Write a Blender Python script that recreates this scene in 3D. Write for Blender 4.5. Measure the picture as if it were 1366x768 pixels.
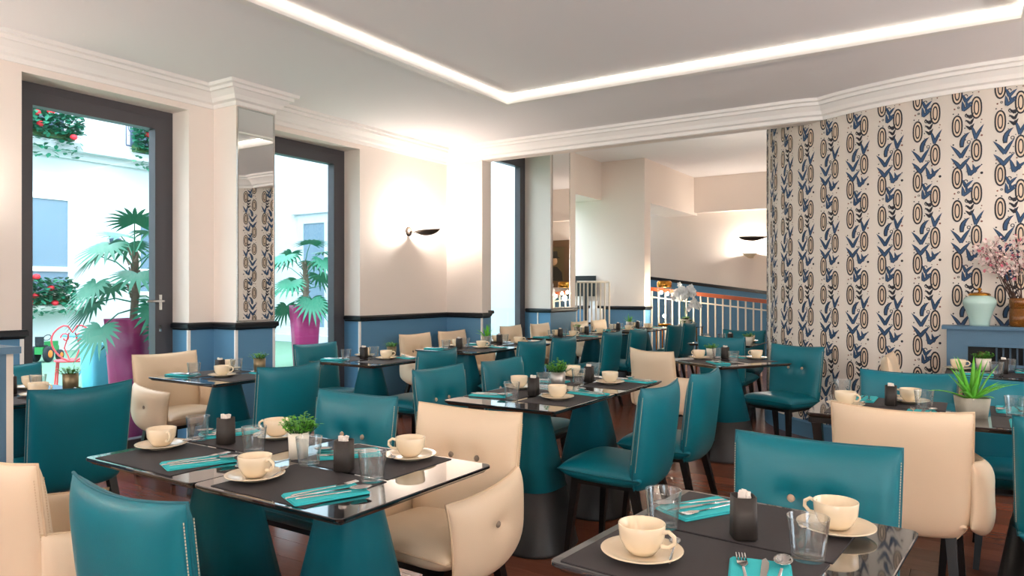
import bpy, math, random
from mathutils import Vector, Matrix
R = math.radians
random.seed(7)
for o in list(bpy.data.objects): bpy.data.objects.remove(o)
S = bpy.context.scene
COL = S.collection

# ------------------------------------------------------------------ camera, sky, exposure
cd = bpy.data.cameras.new('camera'); cam = bpy.data.objects.new('camera', cd); COL.objects.link(cam)
cd.sensor_width = 36.0; cd.lens = 36.0 * 957 / 1366; cd.shift_y = 3.0 / 1366; cd.clip_start = .05
cam.location = (0, 0, 1.30); cam.rotation_euler = (R(90), 0, math.atan2(617, 957))
S.camera = cam
w = bpy.data.worlds.new('sky'); S.world = w; w.use_nodes = True
bg = w.node_tree.nodes['Background']; bg.inputs[0].default_value = (.78, .90, 1.0, 1); bg.inputs[1].default_value = 3.2
S.view_settings.view_transform = 'Standard'; S.view_settings.look = 'None'
S.view_settings.exposure = 1.24; S.view_settings.gamma = 1.0; S.view_settings.use_curve_mapping = False
LED_POWER, SCONCE_POWER = 2.2, 24.0
def portal(name, loc, rot, sx, sy):
    l = bpy.data.lights.new(name, 'AREA'); l.shape = 'RECTANGLE'; l.size = sx; l.size_y = sy
    l.cycles.is_portal = True
    o = bpy.data.objects.new(name, l); COL.objects.link(o); o.location = loc; o.rotation_euler = rot
# daylight comes in through the glazed doors of the courtyard wall and unseen openings added behind and beside the viewer
for yc in (2.78, 4.65, 8.16): portal('daylight_portal', (-5.56, yc, 1.36), (0, R(-90), 0), 2.7, 1.2)
for xc in (-3.6, .9): portal('daylight_portal', (xc, -2.72, 1.55), (R(90), 0, 0), 1.4, 1.5)
portal('daylight_portal', (2.72, 3.2, 1.55), (0, R(90), 0), 1.5, 1.4)

# ------------------------------------------------------------------ materials
def mat(name, col, rough=.5, metal=0., spec=.5, coat=0., trans=0., ior=1.45, noise=0., nscale=8., bump=0., bscale=60., emit=None, estr=0., sheen=0., rnd=0.):
    m = bpy.data.materials.new(name); m.use_nodes = True
    nt = m.node_tree; b = nt.nodes['Principled BSDF']
    if isinstance(col, str):
        c = [int(col[i:i+2], 16) / 255 for i in (1, 3, 5)]
        c = [x / 12.92 if x <= .04045 else ((x + .055) / 1.055) ** 2.4 for x in c]
    else: c = list(col)
    b.inputs['Base Color'].default_value = (*c, 1)
    b.inputs['Roughness'].default_value = rough; b.inputs['Metallic'].default_value = metal
    b.inputs['Specular IOR Level'].default_value = spec; b.inputs['Coat Weight'].default_value = coat
    b.inputs['Coat Roughness'].default_value = .05
    b.inputs['Transmission Weight'].default_value = trans; b.inputs['IOR'].default_value = ior
    if emit: b.inputs['Emission Color'].default_value = (*emit, 1); b.inputs['Emission Strength'].default_value = estr
    tc = nt.nodes.new('ShaderNodeTexCoord')
    if noise > 0:
        n = nt.nodes.new('ShaderNodeTexNoise'); n.inputs['Scale'].default_value = nscale; n.inputs['Detail'].default_value = 4
        nt.links.new(tc.outputs['Object'], n.inputs['Vector'])
        mx = nt.nodes.new('ShaderNodeMix'); mx.data_type = 'RGBA'
        mx.inputs[6].default_value = (*[x * (1 - noise) for x in c], 1); mx.inputs[7].default_value = (*[min(1, x * (1 + noise)) for x in c], 1)
        nt.links.new(n.outputs['Fac'], mx.inputs[0]); out = mx.outputs[2]
        nt.links.new(out, b.inputs['Base Color'])
    if rnd > 0:
        oi = nt.nodes.new('ShaderNodeObjectInfo'); hs = nt.nodes.new('ShaderNodeHueSaturation')
        mr = nt.nodes.new('ShaderNodeMapRange'); mr.inputs[3].default_value = 1 - rnd; mr.inputs[4].default_value = 1 + rnd
        nt.links.new(oi.outputs['Random'], mr.inputs[0]); nt.links.new(mr.outputs[0], hs.inputs['Value'])
        if noise > 0: nt.links.new(out, hs.inputs['Color'])
        else: hs.inputs['Color'].default_value = (*c, 1)
        nt.links.new(hs.outputs[0], b.inputs['Base Color'])
    if bump > 0:
        n2 = nt.nodes.new('ShaderNodeTexNoise'); n2.inputs['Scale'].default_value = bscale; n2.inputs['Detail'].default_value = 3
        nt.links.new(tc.outputs['Object'], n2.inputs['Vector'])
        bp = nt.nodes.new('ShaderNodeBump'); bp.inputs['Strength'].default_value = bump; bp.inputs['Distance'].default_value = .004
        nt.links.new(n2.outputs['Fac'], bp.inputs['Height']); nt.links.new(bp.outputs[0], b.inputs['Normal'])
    return m
def pane_mat(name, tint, gloss=.10):
    m = bpy.data.materials.new(name); m.use_nodes = True; nt = m.node_tree
    for n in list(nt.nodes): nt.nodes.remove(n)
    o = nt.nodes.new('ShaderNodeOutputMaterial'); t = nt.nodes.new('ShaderNodeBsdfTransparent'); g = nt.nodes.new('ShaderNodeBsdfGlossy')
    f = nt.nodes.new('ShaderNodeFresnel'); f.inputs[0].default_value = 1.45; mx = nt.nodes.new('ShaderNodeMixShader')
    t.inputs[0].default_value = (*tint, 1); g.inputs[1].default_value = 0
    ge = nt.nodes.new('ShaderNodeNewGeometry'); ml = nt.nodes.new('ShaderNodeMath'); ml.operation = 'SUBTRACT'; ml.use_clamp = True
    nt.links.new(f.outputs[0], ml.inputs[0]); nt.links.new(ge.outputs['Backfacing'], ml.inputs[1]); nt.links.new(ml.outputs[0], mx.inputs[0]); nt.links.new(t.outputs[0], mx.inputs[1]); nt.links.new(g.outputs[0], mx.inputs[2]); nt.links.new(mx.outputs[0], o.inputs[0])
    return m
def tumbler_mat(name):
    m = bpy.data.materials.new(name); m.use_nodes = True; nt = m.node_tree
    for n in list(nt.nodes): nt.nodes.remove(n)
    o = nt.nodes.new('ShaderNodeOutputMaterial'); t = nt.nodes.new('ShaderNodeBsdfTransparent'); g = nt.nodes.new('ShaderNodeBsdfGlossy')
    lw = nt.nodes.new('ShaderNodeLayerWeight'); lw.inputs[0].default_value = .5; pw = nt.nodes.new('ShaderNodeMath'); pw.operation = 'POWER'; pw.inputs[1].default_value = 2.2
    ma = nt.nodes.new('ShaderNodeMath'); ma.operation = 'MULTIPLY_ADD'; ma.inputs[1].default_value = .75; ma.inputs[2].default_value = .085; ma.use_clamp = True
    mx = nt.nodes.new('ShaderNodeMixShader'); t.inputs[0].default_value = (.96, .975, .98, 1); g.inputs[1].default_value = .04
    nt.links.new(lw.outputs['Facing'], pw.inputs[0]); nt.links.new(pw.outputs[0], ma.inputs[0]); nt.links.new(ma.outputs[0], mx.inputs[0])
    nt.links.new(t.outputs[0], mx.inputs[1]); nt.links.new(g.outputs[0], mx.inputs[2]); nt.links.new(mx.outputs[0], o.inputs[0])
    return m
M = dict(
    teal=mat('teal_leather', '#04707f', .38, spec=.5, bump=.06, bscale=220, noise=.06, nscale=4),
    tealpipe=mat('teal_piping', '#075f6c', .5), cream=mat('cream_leather', '#ead2b3', .42, bump=.05, bscale=220, noise=.03, nscale=4),
    creampipe=mat('cream_piping', '#dcbf9c', .55), stitch=mat('stitching', '#cfc0a8', .8), button=mat('button_beige', '#c9ac93', .5),
    button_dark=mat('button_brown', '#8a7a6a', .5),
    blackleg=mat('black_lacquered_wood', '#15110f', .35, noise=.15, nscale=20), glassblack=mat('black_glass', '#141213', .03, spec=.9, coat=1.0),
    edge=mat('table_edge', '#4a3a30', .25, spec=.8), pedteal=mat('pedestal_teal', '#0b6a7a', .42, noise=.04), pedblack=mat('pedestal_black', '#2a2827', .45),
    cup=mat('cream_china', '#f0dcbc', .18, coat=.4), napkin=mat('turquoise_napkin', '#38bdc2', .85, bump=.3, bscale=300), steel=mat('polished_steel', '#d8d4d0', .13, metal=1.),
    matmat=mat('placemat_charcoal', '#3a3536', .7, bump=.25, bscale=500), sugarbox=mat('sugar_box_dark', '#2c2622', .5), sugar=mat('sugar_white', '#f2e6da', .8),
    glass=tumbler_mat('clear_glass'), pane=pane_mat('window_pane', (.96, .98, 1.0)), 
    wall=mat('wall_cream', '#f0e3d8', .75, bump=.05, bscale=90), dado=mat('dado_blue', '#5a8bad', .55), rail=mat('rail_black', '#16171b', .3),
    white=mat('white_paint', '#f3eee8', .6), ceil=mat('ceiling_white', '#f5f0ef', .8), frame=mat('door_frame_grey', '#4a474b', .4),
    mirror=mat('mirror_silver', (.93, .93, .92), .01, metal=1.), led=mat('led_white', (1, 1, 1), emit=(1., .97, .80), estr=LED_POWER),
    wp=mat('wallpaper_ground', '#e9dfd3', .7, noise=.03, nscale=3), wpdark=mat('wallpaper_ink', '#2c2c33', .7), wpblue=mat('wallpaper_blue', '#375577', .7), wppeach=mat('wallpaper_peach', '#dfc8ae', .7), wprust=mat('wallpaper_rust', '#8a5648', .7),
    bronze=mat('sconce_bronze', '#4b4038', .35, metal=.6), sconcein=mat('sconce_inner', '#e9d8b8', .5), bulb=mat('bulb', (1, 1, 1), emit=(1., .8, .5), estr=30),
    mantel=mat('mantel_blue_grey', '#4e7088', .5, noise=.05), mantel_d=mat('grille_blue', '#33495a', .5), dark=mat('dark_recess', '#171311', .6), brownglass=mat('firebox_brown', '#3a2a1c', .3),
    celadon=mat('celadon_glaze', '#b9d8cf', .2, coat=.5), gold=mat('gold', '#c58a3a', .25, metal=1.), amber=mat('amber_glass', '#b5722a', .08, trans=.6, spec=.7),
    branch=mat('branch_brown', '#4b352b', .8), blossom=mat('blossom_pink', '#f4dcd4', .8), blossomd=mat('blossom_rose', '#e0788a', .8),
    leaf=mat('leaf_green', '#63b02e', .55, noise=.25, nscale=40), leafd=mat('leaf_dark', '#2e5b22', .5, noise=.2), aloe=mat('aloe_green', '#6cc03c', .45, noise=.15, nscale=20), soil=mat('soil', '#33281c', .9),
    potwhite=mat('pot_white', '#f3ead8', .35), potsilver=mat('pot_silver', '#c2bcb4', .3, metal=.7), potbronze=mat('pot_bronze', '#8b7a5c', .4, metal=.5), potstone=mat('pot_stone', '#a39a8a', .8, noise=.12, nscale=30),
    beige=mat('beige_metal', '#e0d4c4', .5), redwood=mat('handrail_wood', '#a4512f', .35, noise=.15), black=mat('matt_black', '#121214', .5),
    paper=mat('paper_white', '#f4f4f4', .7), canvas=mat('canvas_dark', '#2f2a20', .6), frameg=mat('carved_frame', '#6e5238', .4, metal=.4, bump=.6, bscale=40), skin=mat('painted_skin', '#c79a72', .7), canvas2=mat('canvas_ochre', '#6b5a36', .6),
    fac=mat('facade_white', '#c9cfd0', .85), facgrey=mat('facade_grey', '#c3ccd4', .6), glassb=mat('courtyard_glass', '#6f8798', .1, spec=.7), turf=mat('turf_green', '#6a8f76', .9, noise=.2, nscale=60, bump=.5, bscale=200),
    magenta=mat('planter_magenta', '#9a2560', .35), cyan=mat('planter_cyan', '#4fb0c4', .35), redmetal=mat('red_metal', '#e0474f', .4), bluemetal=mat('blue_metal', '#5aa4b8', .4), palm=mat('palm_green', '#23785a', .5, noise=.2, nscale=10), trunk=mat('palm_trunk', '#7a6a5c', .9, noise=.3, nscale=30),
    flower=mat('geranium_red', '#e8303c', .6), tractor=mat('tractor_green', '#2f8a4a', .4), rubber=mat('rubber', '#23272c', .8), orange=mat('hub_orange', '#f08030', .5), iron=mat('wrought_iron', '#5a6a86', .5),
)
fl = mat('floor_wood', '#7a4632', .22, noise=.25, nscale=6, rnd=.22, spec=.5); M['floor'] = fl
nt = fl.node_tree
for n in nt.nodes:
    if n.type == 'TEX_NOISE':
        mp = nt.nodes.new('ShaderNodeMapping'); mp.inputs['Scale'].default_value = (.6, 9, 1)
        tcn = [q for q in nt.nodes if q.type == 'TEX_COORD'][0]
        nt.links.new(tcn.outputs['Object'], mp.inputs[0]); nt.links.new(mp.outputs[0], n.inputs['Vector'])

# ------------------------------------------------------------------ mesh building
class MB:
    def __init__(s): s.v = []; s.f = []; s.m = []; s.sm = []
    def add(s, vs, fs, mi=0, smooth=False, mx=None):
        b = len(s.v)
        s.v += [tuple(mx @ Vector(p)) for p in vs] if mx else [tuple(p) for p in vs]
        for f in fs: s.f.append(tuple(i + b for i in f)); s.m.append(mi); s.sm.append(smooth)
        return s
    def box(s, a, b, mi=0, mx=None):
        x0, y0, z0 = a; x1, y1, z1 = b
        return s.add([(x0, y0, z0), (x1, y0, z0), (x1, y1, z0), (x0, y1, z0), (x0, y0, z1), (x1, y0, z1), (x1, y1, z1), (x0, y1, z1)],
                     [(3, 2, 1, 0), (4, 5, 6, 7), (0, 1, 5, 4), (1, 2, 6, 5), (2, 3, 7, 6), (3, 0, 4, 7)], mi, False, mx)
    def bar(s, p, q, a, b=None, a2=None, b2=None, mi=0):   # tapered square bar from p to q, half sizes a,b -> a2,b2
        b = b or a; a2 = a2 or a; b2 = b2 or b
        p = Vector(p); q = Vector(q); d = (q - p).normalized(); u = Vector((1, 0, 0))
        if abs(d.x) > .9: u = Vector((0, 1, 0))
        v = d.cross(u).normalized(); u = v.cross(d)
        vs = [p + u * i * a + v * j * b for i, j in ((-1, -1), (1, -1), (1, 1), (-1, 1))] + [q + u * i * a2 + v * j * b2 for i, j in ((-1, -1), (1, -1), (1, 1), (-1, 1))]
        return s.add(vs, [(3, 2, 1, 0), (4, 5, 6, 7), (0, 1, 5, 4), (1, 2, 6, 5), (2, 3, 7, 6), (3, 0, 4, 7)], mi)
    def tube(s, pts, r, n=8, mi=0, closed=False, mx=None):
        pts = [Vector(p) for p in pts]; N = len(pts); vs = []; fs = []
        rs = r if isinstance(r, (list, tuple)) else [r] * N
        up = None
        for i, p in enumerate(pts):
            if closed: d = pts[(i + 1) % N] - pts[i - 1]
            else: d = pts[min(i + 1, N - 1)] - pts[max(i - 1, 0)]
            d = d.normalized() if d.length > 1e-9 else Vector((0, 0, 1))
            if up is None: up = Vector((0, 0, 1)) if abs(d.z) < .9 else Vector((1, 0, 0))
            a = d.cross(up); a = a.normalized() if a.length > 1e-6 else d.orthogonal().normalized(); b = a.cross(d); up = b
            for k in range(n):
                t = 2 * math.pi * k / n; vs.append(p + (a * math.cos(t) + b * math.sin(t)) * rs[i])
        for i in range(N if closed else N - 1):
            j = (i + 1) % N
            for k in range(n): fs.append((i * n + k, i * n + (k + 1) % n, j * n + (k + 1) % n, j * n + k))
        if not closed: fs += [tuple(range(n)), tuple(range(N * n - 1, (N - 1) * n - 1, -1))]
        return s.add(vs, fs, mi, True, mx)
    def lathe(s, prof, n=24, mi=0, mx=None, power=2.0, smooth=True):   # prof [(r,z)], power>2 = squarish plan
        vs = []; fs = []
        for r, z in prof:
            for k in range(n):
                t = 2 * math.pi * k / n; c, q = math.cos(t), math.sin(t)
                e = (abs(c) ** power + abs(q) ** power) ** (-1 / power) if power != 2 else 1
                vs.append((r * c * e, r * q * e, z))
        for i in range(len(prof) - 1):
            for k in range(n): fs.append((i * n + k, i * n + (k + 1) % n, (i + 1) * n + (k + 1) % n, (i + 1) * n + k))
        if prof[0][0] > 1e-5: fs.append(tuple(range(n - 1, -1, -1)))
        if prof[-1][0] > 1e-5: L = (len(prof) - 1) * n; fs.append(tuple(range(L, L + n)))
        return s.add(vs, fs, mi, smooth, mx)
    def prism(s, poly, z0, z1, mi=0, mx=None):
        n = len(poly)
        return s.add([(x, y, z0) for x, y in poly] + [(x, y, z1) for x, y in poly],
                     [tuple(range(n - 1, -1, -1)), tuple(range(n, 2 * n))] + [(i, (i + 1) % n, n + (i + 1) % n, n + i) for i in range(n)], mi, False, mx)
    def sweep(s, path, prof, mi=0, smooth=False):   # closed profile (out,z) along plan path, out = to the right of travel
        N = len(path); n = len(prof); vs = []; fs = []
        for i, p in enumerate(path):
            p = Vector(p)
            ds = []
            if i > 0: ds.append((p - Vector(path[i - 1])).normalized())
            if i < N - 1: ds.append((Vector(path[i + 1]) - p).normalized())
            ns = [Vector((d.y, -d.x)) for d in ds]
            if len(ns) == 2:
                m = (ns[0] + ns[1]).normalized(); k = 1 / max(.3, m.dot(ns[0])); m = m * k
            else: m = ns[0]
            for o_, z in prof: vs.append((p.x + m.x * o_, p.y + m.y * o_, z))
        for i in range(N - 1):
            for k in range(n): fs.append((i * n + k, i * n + (k + 1) % n, (i + 1) * n + (k + 1) % n, (i + 1) * n + k))
        fs += [tuple(range(n - 1, -1, -1)), tuple(range((N - 1) * n, N * n))]
        return s.add(vs, fs, mi, smooth)
    def mesh(s, name, *mats):
        me = bpy.data.meshes.new(name); me.from_pydata(s.v, [], s.f)
        for m in mats: me.materials.append(M[m] if isinstance(m, str) else m)
        me.polygons.foreach_set('material_index', s.m); me.polygons.foreach_set('use_smooth', s.sm)
        me.validate(); me.update()
        return me
def link(name, me, parent=None, loc=None, rz=0.):
    o = bpy.data.objects.new(name, me); COL.objects.link(o)
    if parent: o.parent = parent
    if loc is not None: o.location = loc
    if rz: o.rotation_euler = (0, 0, rz)
    return o
def tag(o, label, cat=None, group=None, kind=None):
    o['label'] = label
    if cat: o['category'] = cat
    if group: o['group'] = group
    if kind: o['kind'] = kind
    return o
def struct(name, me, label=None, parent=None):
    o = link(name, me, parent)
    if not parent:
        o['kind'] = 'structure'
        if label: o['label'] = label
    return o
# a proto is [(part name, mesh, [sub protos], optional label)]; place() makes the thing with copies sharing mesh data
def place(proto, name, loc, rz, label, cat, group=None, scale=None):
    if len(proto) == 1 and not proto[0][2]:
        root = link(name, proto[0][1])
    else:
        root = link(name, None); root.empty_display_size = .1
        for part in proto:
            p = link(part[0], part[1], root)
            if len(part) > 3: p['label'] = part[3]
            if len(part) > 4: p['kind'] = part[4]
            for sub in part[2]:
                q = link(sub[0], sub[1], p)
                if sub[0] == 'stitching': q['kind'] = 'stuff'
    root.location = loc; root.rotation_euler = (0, 0, rz)
    if scale: root.scale = (scale,) * 3
    return tag(root, label, cat, group)

# ------------------------------------------------------------------ the room
XW = -5.2; ZC = 2.93; YB = 6.65; ZR0, ZR1 = .985, 1.043; ZB = 2.767
W1, W2, W3 = (2.19, 3.37), (4.06, 5.24), (7.57, 8.75); WT = 2.72
# floor: base slab and planks
b = MB().box((-5.55, -2.7, -.12), (2.7, 13.6, -.012))
floor = struct('floor', b.mesh('floor', 'floor'), 'dark reddish brown wooden plank floor')
PW, PL = .165, 1.65
cache = {}
row = 0; y = -.3
while y < 7.6:
    x = -5.2 - (.0, .7, .35, 1.05)[row % 4]
    while x < 2.6:
        a, e = max(x, -5.2), min(x + PL, 2.6)
        if e - a > .05 and not (y > 6.2 and a > -1.0):
            k = round(e - a, 3)
            if k not in cache: cache[k] = MB().box((.001, .001, -.012), (k - .001, PW - .001, 0)).mesh('plank', 'floor')
            link('plank', cache[k], floor, (a, y, 0))
        x += PL
    y += PW; row += 1
b = MB()
far_y0 = y
b.box((-5.2, -2.7, -.012), (2.6, -.3, 0)); b.box((-5.2, far_y0, -.012), (2.6, 13.4, 0))
p = link('distant_planks', b.mesh('distant_planks', 'floor'), floor); p['kind'] = 'stuff'

def split_box(b, a, e):   # wall block: blue below the rail, cream above
    b.box(a, (e[0], e[1], 1.0), 1); b.box((a[0], a[1], 1.0), e, 0)
XO = XW - .35
b = MB()
for y0, y1 in ((-2.7, W1[0]), (W1[1], W2[0]), (W2[1], W3[0]), (W3[1], 9.5)): split_box(b, (XO, y0, 0), (XW, y1, 3.6))
for y0, y1, zt_ in ((*W1, WT), (*W2, WT), (*W3, 3.2)): b.box((XO, y0, zt_), (XW, y1, 3.6))
b.box((XO, 9.5, 2.79), (XW, 10.8, 3.6))
b.box((-5.85, 9.38, 0), (XO, 9.5, 3.6)); b.box((-5.85, 9.5, 2.79), (XO, 10.8, 3.6)); b.box((-5.85, 9.5, 0), (-5.80, 10.8, 1.0), 1)
struct('wall_left', b.mesh('wall_left', 'wall', 'dado'), 'cream wall with blue dado and tall glazed doors to the courtyard')
# mirrored piers
b = MB(); split_box(b, (XW, 3.59, 0), (-4.91, 3.95, ZC)); struct('wall_pier_near', b.mesh('wall_pier_near', 'wall', 'dado'), 'cream pier between the first two glazed doors')
b = MB(); split_box(b, (XW, 8.75, 0), (-5.0, 9.5, 3.5)); struct('wall_pier_far', b.mesh('wall_pier_far', 'wall', 'dado'), 'cream pier beside the last glazed door')
# back nib, beam and far room
b = MB(); split_box(b, (XW, YB, 0), (-4.69, YB + .12, ZB)); b.box((XW, YB, ZB), (-1.1, YB + .12, 3.5)); b.box((-1.1, YB + .05, ZB), (-.9, YB + .12, 3.5))
struct('wall_back', b.mesh('wall_back', 'wall', 'dado'), 'cream wall stub and beam framing the opening to the rear room')
b = MB(); split_box(b, (-5.85, 10.8, 0), (-4.44, 11.05, 3.6)); b.box((-5.07, 11.05, 2.72), (-4.44, 13.4, 3.5)); struct('wall_rear_pillar', b.mesh('wall_rear_pillar', 'wall', 'dado'), 'cream pillar with blue dado in the rear room')
b = MB()
def zr(x): return 1.54 + (x + 5.38) * (1.26 - 1.54) / (-3.2 + 5.38)
xs = (-5.5, -1.4); za, zb_ = zr(xs[0]), zr(xs[1])
b.add([(xs[0], 13.4, za), (xs[1], 13.4, zb_), (xs[1], 13.4, 3.5), (xs[0], 13.4, 3.5), (xs[0], 13.55, za), (xs[1], 13.55, zb_), (xs[1], 13.55, 3.5), (xs[0], 13.55, 3.5)],
      [(0, 1, 2, 3), (7, 6, 5, 4), (0, 4, 5, 1), (3, 2, 6, 7), (0, 3, 7, 4), (1, 5, 6, 2)], 0)
b.add([(xs[0], 13.4, 0), (xs[1], 13.4, 0), (xs[1], 13.4, zb_), (xs[0], 13.4, za), (xs[0], 13.55, 0), (xs[1], 13.55, 0), (xs[1], 13.55, zb_), (xs[0], 13.55, za)],
      [(0, 1, 2, 3), (7, 6, 5, 4), (0, 4, 5, 1), (3, 2, 6, 7), (0, 3, 7, 4), (1, 5, 6, 2)], 1)
b.box((-4.44, 13.22, 2.76), (-1.4, 13.4, 3.5), 0)
struct('wall_rear', b.mesh('wall_rear', 'wall', 'dado'), 'cream stair wall with sloping blue dado in the rear room')
b = MB(); split_box(b, (-2.19, 9.5, 0), (-1.4, 9.62, 3.42)); split_box(b, (-1.5, 9.62, 0), (-1.4, 13.4, 3.42)); split_box(b, (-1.5, 8.6, 0), (-1.4, 9.5, 3.42)); split_box(b, (-1.83, 8.6, 0), (-1.5, 8.7, 3.42)); struct('wall_rear_right', b.mesh('wall_rear_right', 'wall', 'dado'), 'narrow cream return wall and hidden side wall added to shut out daylight')  # hidden side runs added to keep daylight out of the rear room
# enclosing walls behind the viewer, with openings added to let daylight in
b = MB()
for x0, x1 in ((-5.55, -4.3), (-2.9, .2), (1.6, 2.7)): b.box((x0, -2.75, 0), (x1, -2.6, 3.6))
for x0, x1 in ((-4.3, -2.9), (.2, 1.6)): b.box((x0, -2.75, 0), (x1, -2.6, .8)); b.box((x0, -2.75, 2.3), (x1, -2.6, 3.6))
struct('wall_front', b.mesh('wall_front', 'wall'), 'cream wall behind the viewer with two openings added to admit daylight')
b = MB()
for y0, y1 in ((-2.75, 2.5), (3.9, 6.4)): b.box((2.6, y0, 0), (2.75, y1, 3.6))
b.box((2.6, 2.5, 0), (2.75, 3.9, .8)); b.box((2.6, 2.5, 2.3), (2.75, 3.9, 3.6))  # opening added outside the view as a daylight source
struct('wall_right', b.mesh('wall_right', 'wall'), 'cream side wall outside the view with one opening added to admit daylight')
# curved wallpaper wall
ctrl = [(2.7, 6.27), (1.6, 6.27), (.8, 6.27), (.3, 6.272), (0., 6.283), (-.25, 6.318), (-.55, 6.40), (-.88, 6.535), (-1.2, 6.735), (-1.48, 6.975), (-1.68, 7.26), (-1.79, 7.6), (-1.83, 8.0), (-1.83, 8.6)]
def catmull(P, k=10):
    out = []
    for i in range(len(P) - 1):
        p0, p1, p2, p3 = (Vector(P[max(i - 1, 0)]), Vector(P[i]), Vector(P[i + 1]), Vector(P[min(i + 2, len(P) - 1)]))
        for j in range(k):
            t = j / k
            out.append(.5 * ((2 * p1) + (p2 - p0) * t + (2 * p0 - 5 * p1 + 4 * p2 - p3) * t * t + (3 * p1 - p0 - 3 * p2 + p3) * t ** 3))
    out.append(Vector(P[-1])); return out
CURVE = catmull(ctrl, 12)      # from the right end to the left/rear
b = MB(); n = len(CURVE); nrm = []
for i, p in enumerate(CURVE):
    d = (CURVE[min(i + 1, n - 1)] - CURVE[max(i - 1, 0)]).normalized(); nrm.append(Vector((-d.y, d.x)))   # towards the room
vs = [(p.x, p.y, 0) for p in CURVE] + [(p.x, p.y, 3.4) for p in CURVE] + [(p.x - q.x * .15, p.y - q.y * .15, 0) for p, q in zip(CURVE, nrm)] + [(p.x - q.x * .15, p.y - q.y * .15, 3.4) for p, q in zip(CURVE, nrm)]
fs = []
for i in range(n - 1):
    fs += [(i + 1, i, n + i, n + i + 1), (2 * n + i, 2 * n + i + 1, 3 * n + i + 1, 3 * n + i), (n + i, 3 * n + i, 3 * n + i + 1, n + i + 1)]
fs += [(n - 1, 2 * n - 1, 4 * n - 1, 3 * n - 1), (0, 2 * n, 3 * n, n)]
b.add(vs, fs, 0, True)
wallr = struct('wall_wallpaper', b.mesh('wall_wallpaper', 'wp'), 'curved wall papered with navy and peach striped oval and leaf pattern')
arc = [0.]
for i in range(1, n): arc.append(arc[-1] + (CURVE[i] - CURVE[i - 1]).length)
import bisect
def onwall(s, z, off):
    i = min(max(bisect.bisect(arc, s) - 1, 0), n - 2); t = (s - arc[i]) / (arc[i + 1] - arc[i])
    p = CURVE[i].lerp(CURVE[i + 1], t); q = nrm[i].lerp(nrm[i + 1], t)
    return (p.x + q.x * off, p.y + q.y * off, z)
# pattern repeat in (x across 0..BW, y downwards) ; x grows to the photo's right, so s = s_left - x
PER, BW, REP = .2655, .195, .630
def bez(a, c, e, k=6): return [((1-t)**2*a[0]+2*t*(1-t)*c[0]+t*t*e[0], (1-t)**2*a[1]+2*t*(1-t)*c[1]+t*t*e[1]) for t in [i / k for i in range(k)]]
shapes = []   # (layer offset, material, list of faces as point lists)
def ring(cx, cy, ax, ay, bx, by, mi, off=.0020, k=22):
    P = [(cx + ax * math.cos(2*math.pi*i/k), cy + ay * math.copysign(abs(math.sin(2*math.pi*i/k)) ** .8, math.sin(2*math.pi*i/k))) for i in range(k)]
    Q = [(cx + bx * math.cos(2*math.pi*i/k), cy + by * math.copysign(abs(math.sin(2*math.pi*i/k)) ** .8, math.sin(2*math.pi*i/k))) for i in range(k)]
    for i in range(k): shapes.append((off, mi, [P[i], P[(i+1) % k], Q[(i+1) % k], Q[i]]))
def disc(cx, cy, r, mi=0, off=.0020, k=7): shapes.append((off, mi, [(cx + r*math.cos(2*math.pi*i/k), cy + r*math.sin(2*math.pi*i/k)) for i in range(k)]))
def oval(cx, cy, ax=.0355, ay=.083):
    ring(cx, cy, ax, ay, ax*.71, ay*.85, 0); ring(cx, cy, ax*.71, ay*.85, ax*.50, ay*.66, 2); ring(cx, cy, ax*.50, ay*.66, ax*.28, ay*.50, 0); ring(cx, cy, ax*.28, ay*.50, .001, ay*.3, 2)
def wing(tip, mid, end, wid, mi, off):   # tapered curved blade from tip (root) to end
    c = bez(tip, mid, end, 6) + [end]; L = []; Rr = []
    for i, p in enumerate(c):
        a = c[max(i-1, 0)]; e = c[min(i+1, len(c)-1)]; d = Vector((e[0]-a[0], e[1]-a[1])).normalized(); t = i / (len(c)-1)
        ww = wid * (math.sin(math.pi * min(1, .25 + .75 * t)) ** .9 if t < 1 else 0) 
        L.append((p[0]-d.y*ww, p[1]+d.x*ww)); Rr.append((p[0]+d.y*ww, p[1]-d.x*ww))
    for i in range(len(c)-1): shapes.append((off, mi, [L[i], L[i+1], Rr[i+1], Rr[i]]))
def vleaf(x, y, a, h, tilt=0., wid=.012, mi=1):   # V of two curved blades rising from (x,y)
    ct, st = math.cos(tilt), math.sin(tilt)
    def T(px, py): return (x + px*ct - py*st, y + px*st + py*ct)
    for sgn in (-1, 1):
        for (ww, mm, of) in ((wid * 1.35, 0, .0018), (wid * .85, mi, .0026)):
            wing(T(0, 0), T(sgn*a*.25, -h*.45), T(sgn*a, -h), ww, mm, of)
def curl(x, y, r, a0, a1, wd=.003):
    P = [(x + r*(1-.5*i/9)*math.cos(a0+(a1-a0)*i/9), y + r*(1-.5*i/9)*math.sin(a0+(a1-a0)*i/9)) for i in range(10)]
    for i in range(9):
        p, q = P[i], P[i+1]; d = Vector((q[0]-p[0], q[1]-p[1])).normalized()
        shapes.append((.0022, 0, [(p[0]-d.y*wd, p[1]+d.x*wd), (q[0]-d.y*wd, q[1]+d.x*wd), (q[0]+d.y*wd, q[1]-d.x*wd), (p[0]+d.y*wd, p[1]-d.x*wd)]))
oval(.037, .0); oval(.037, .385); oval(.158, .192); oval(.158, .508)
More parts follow.
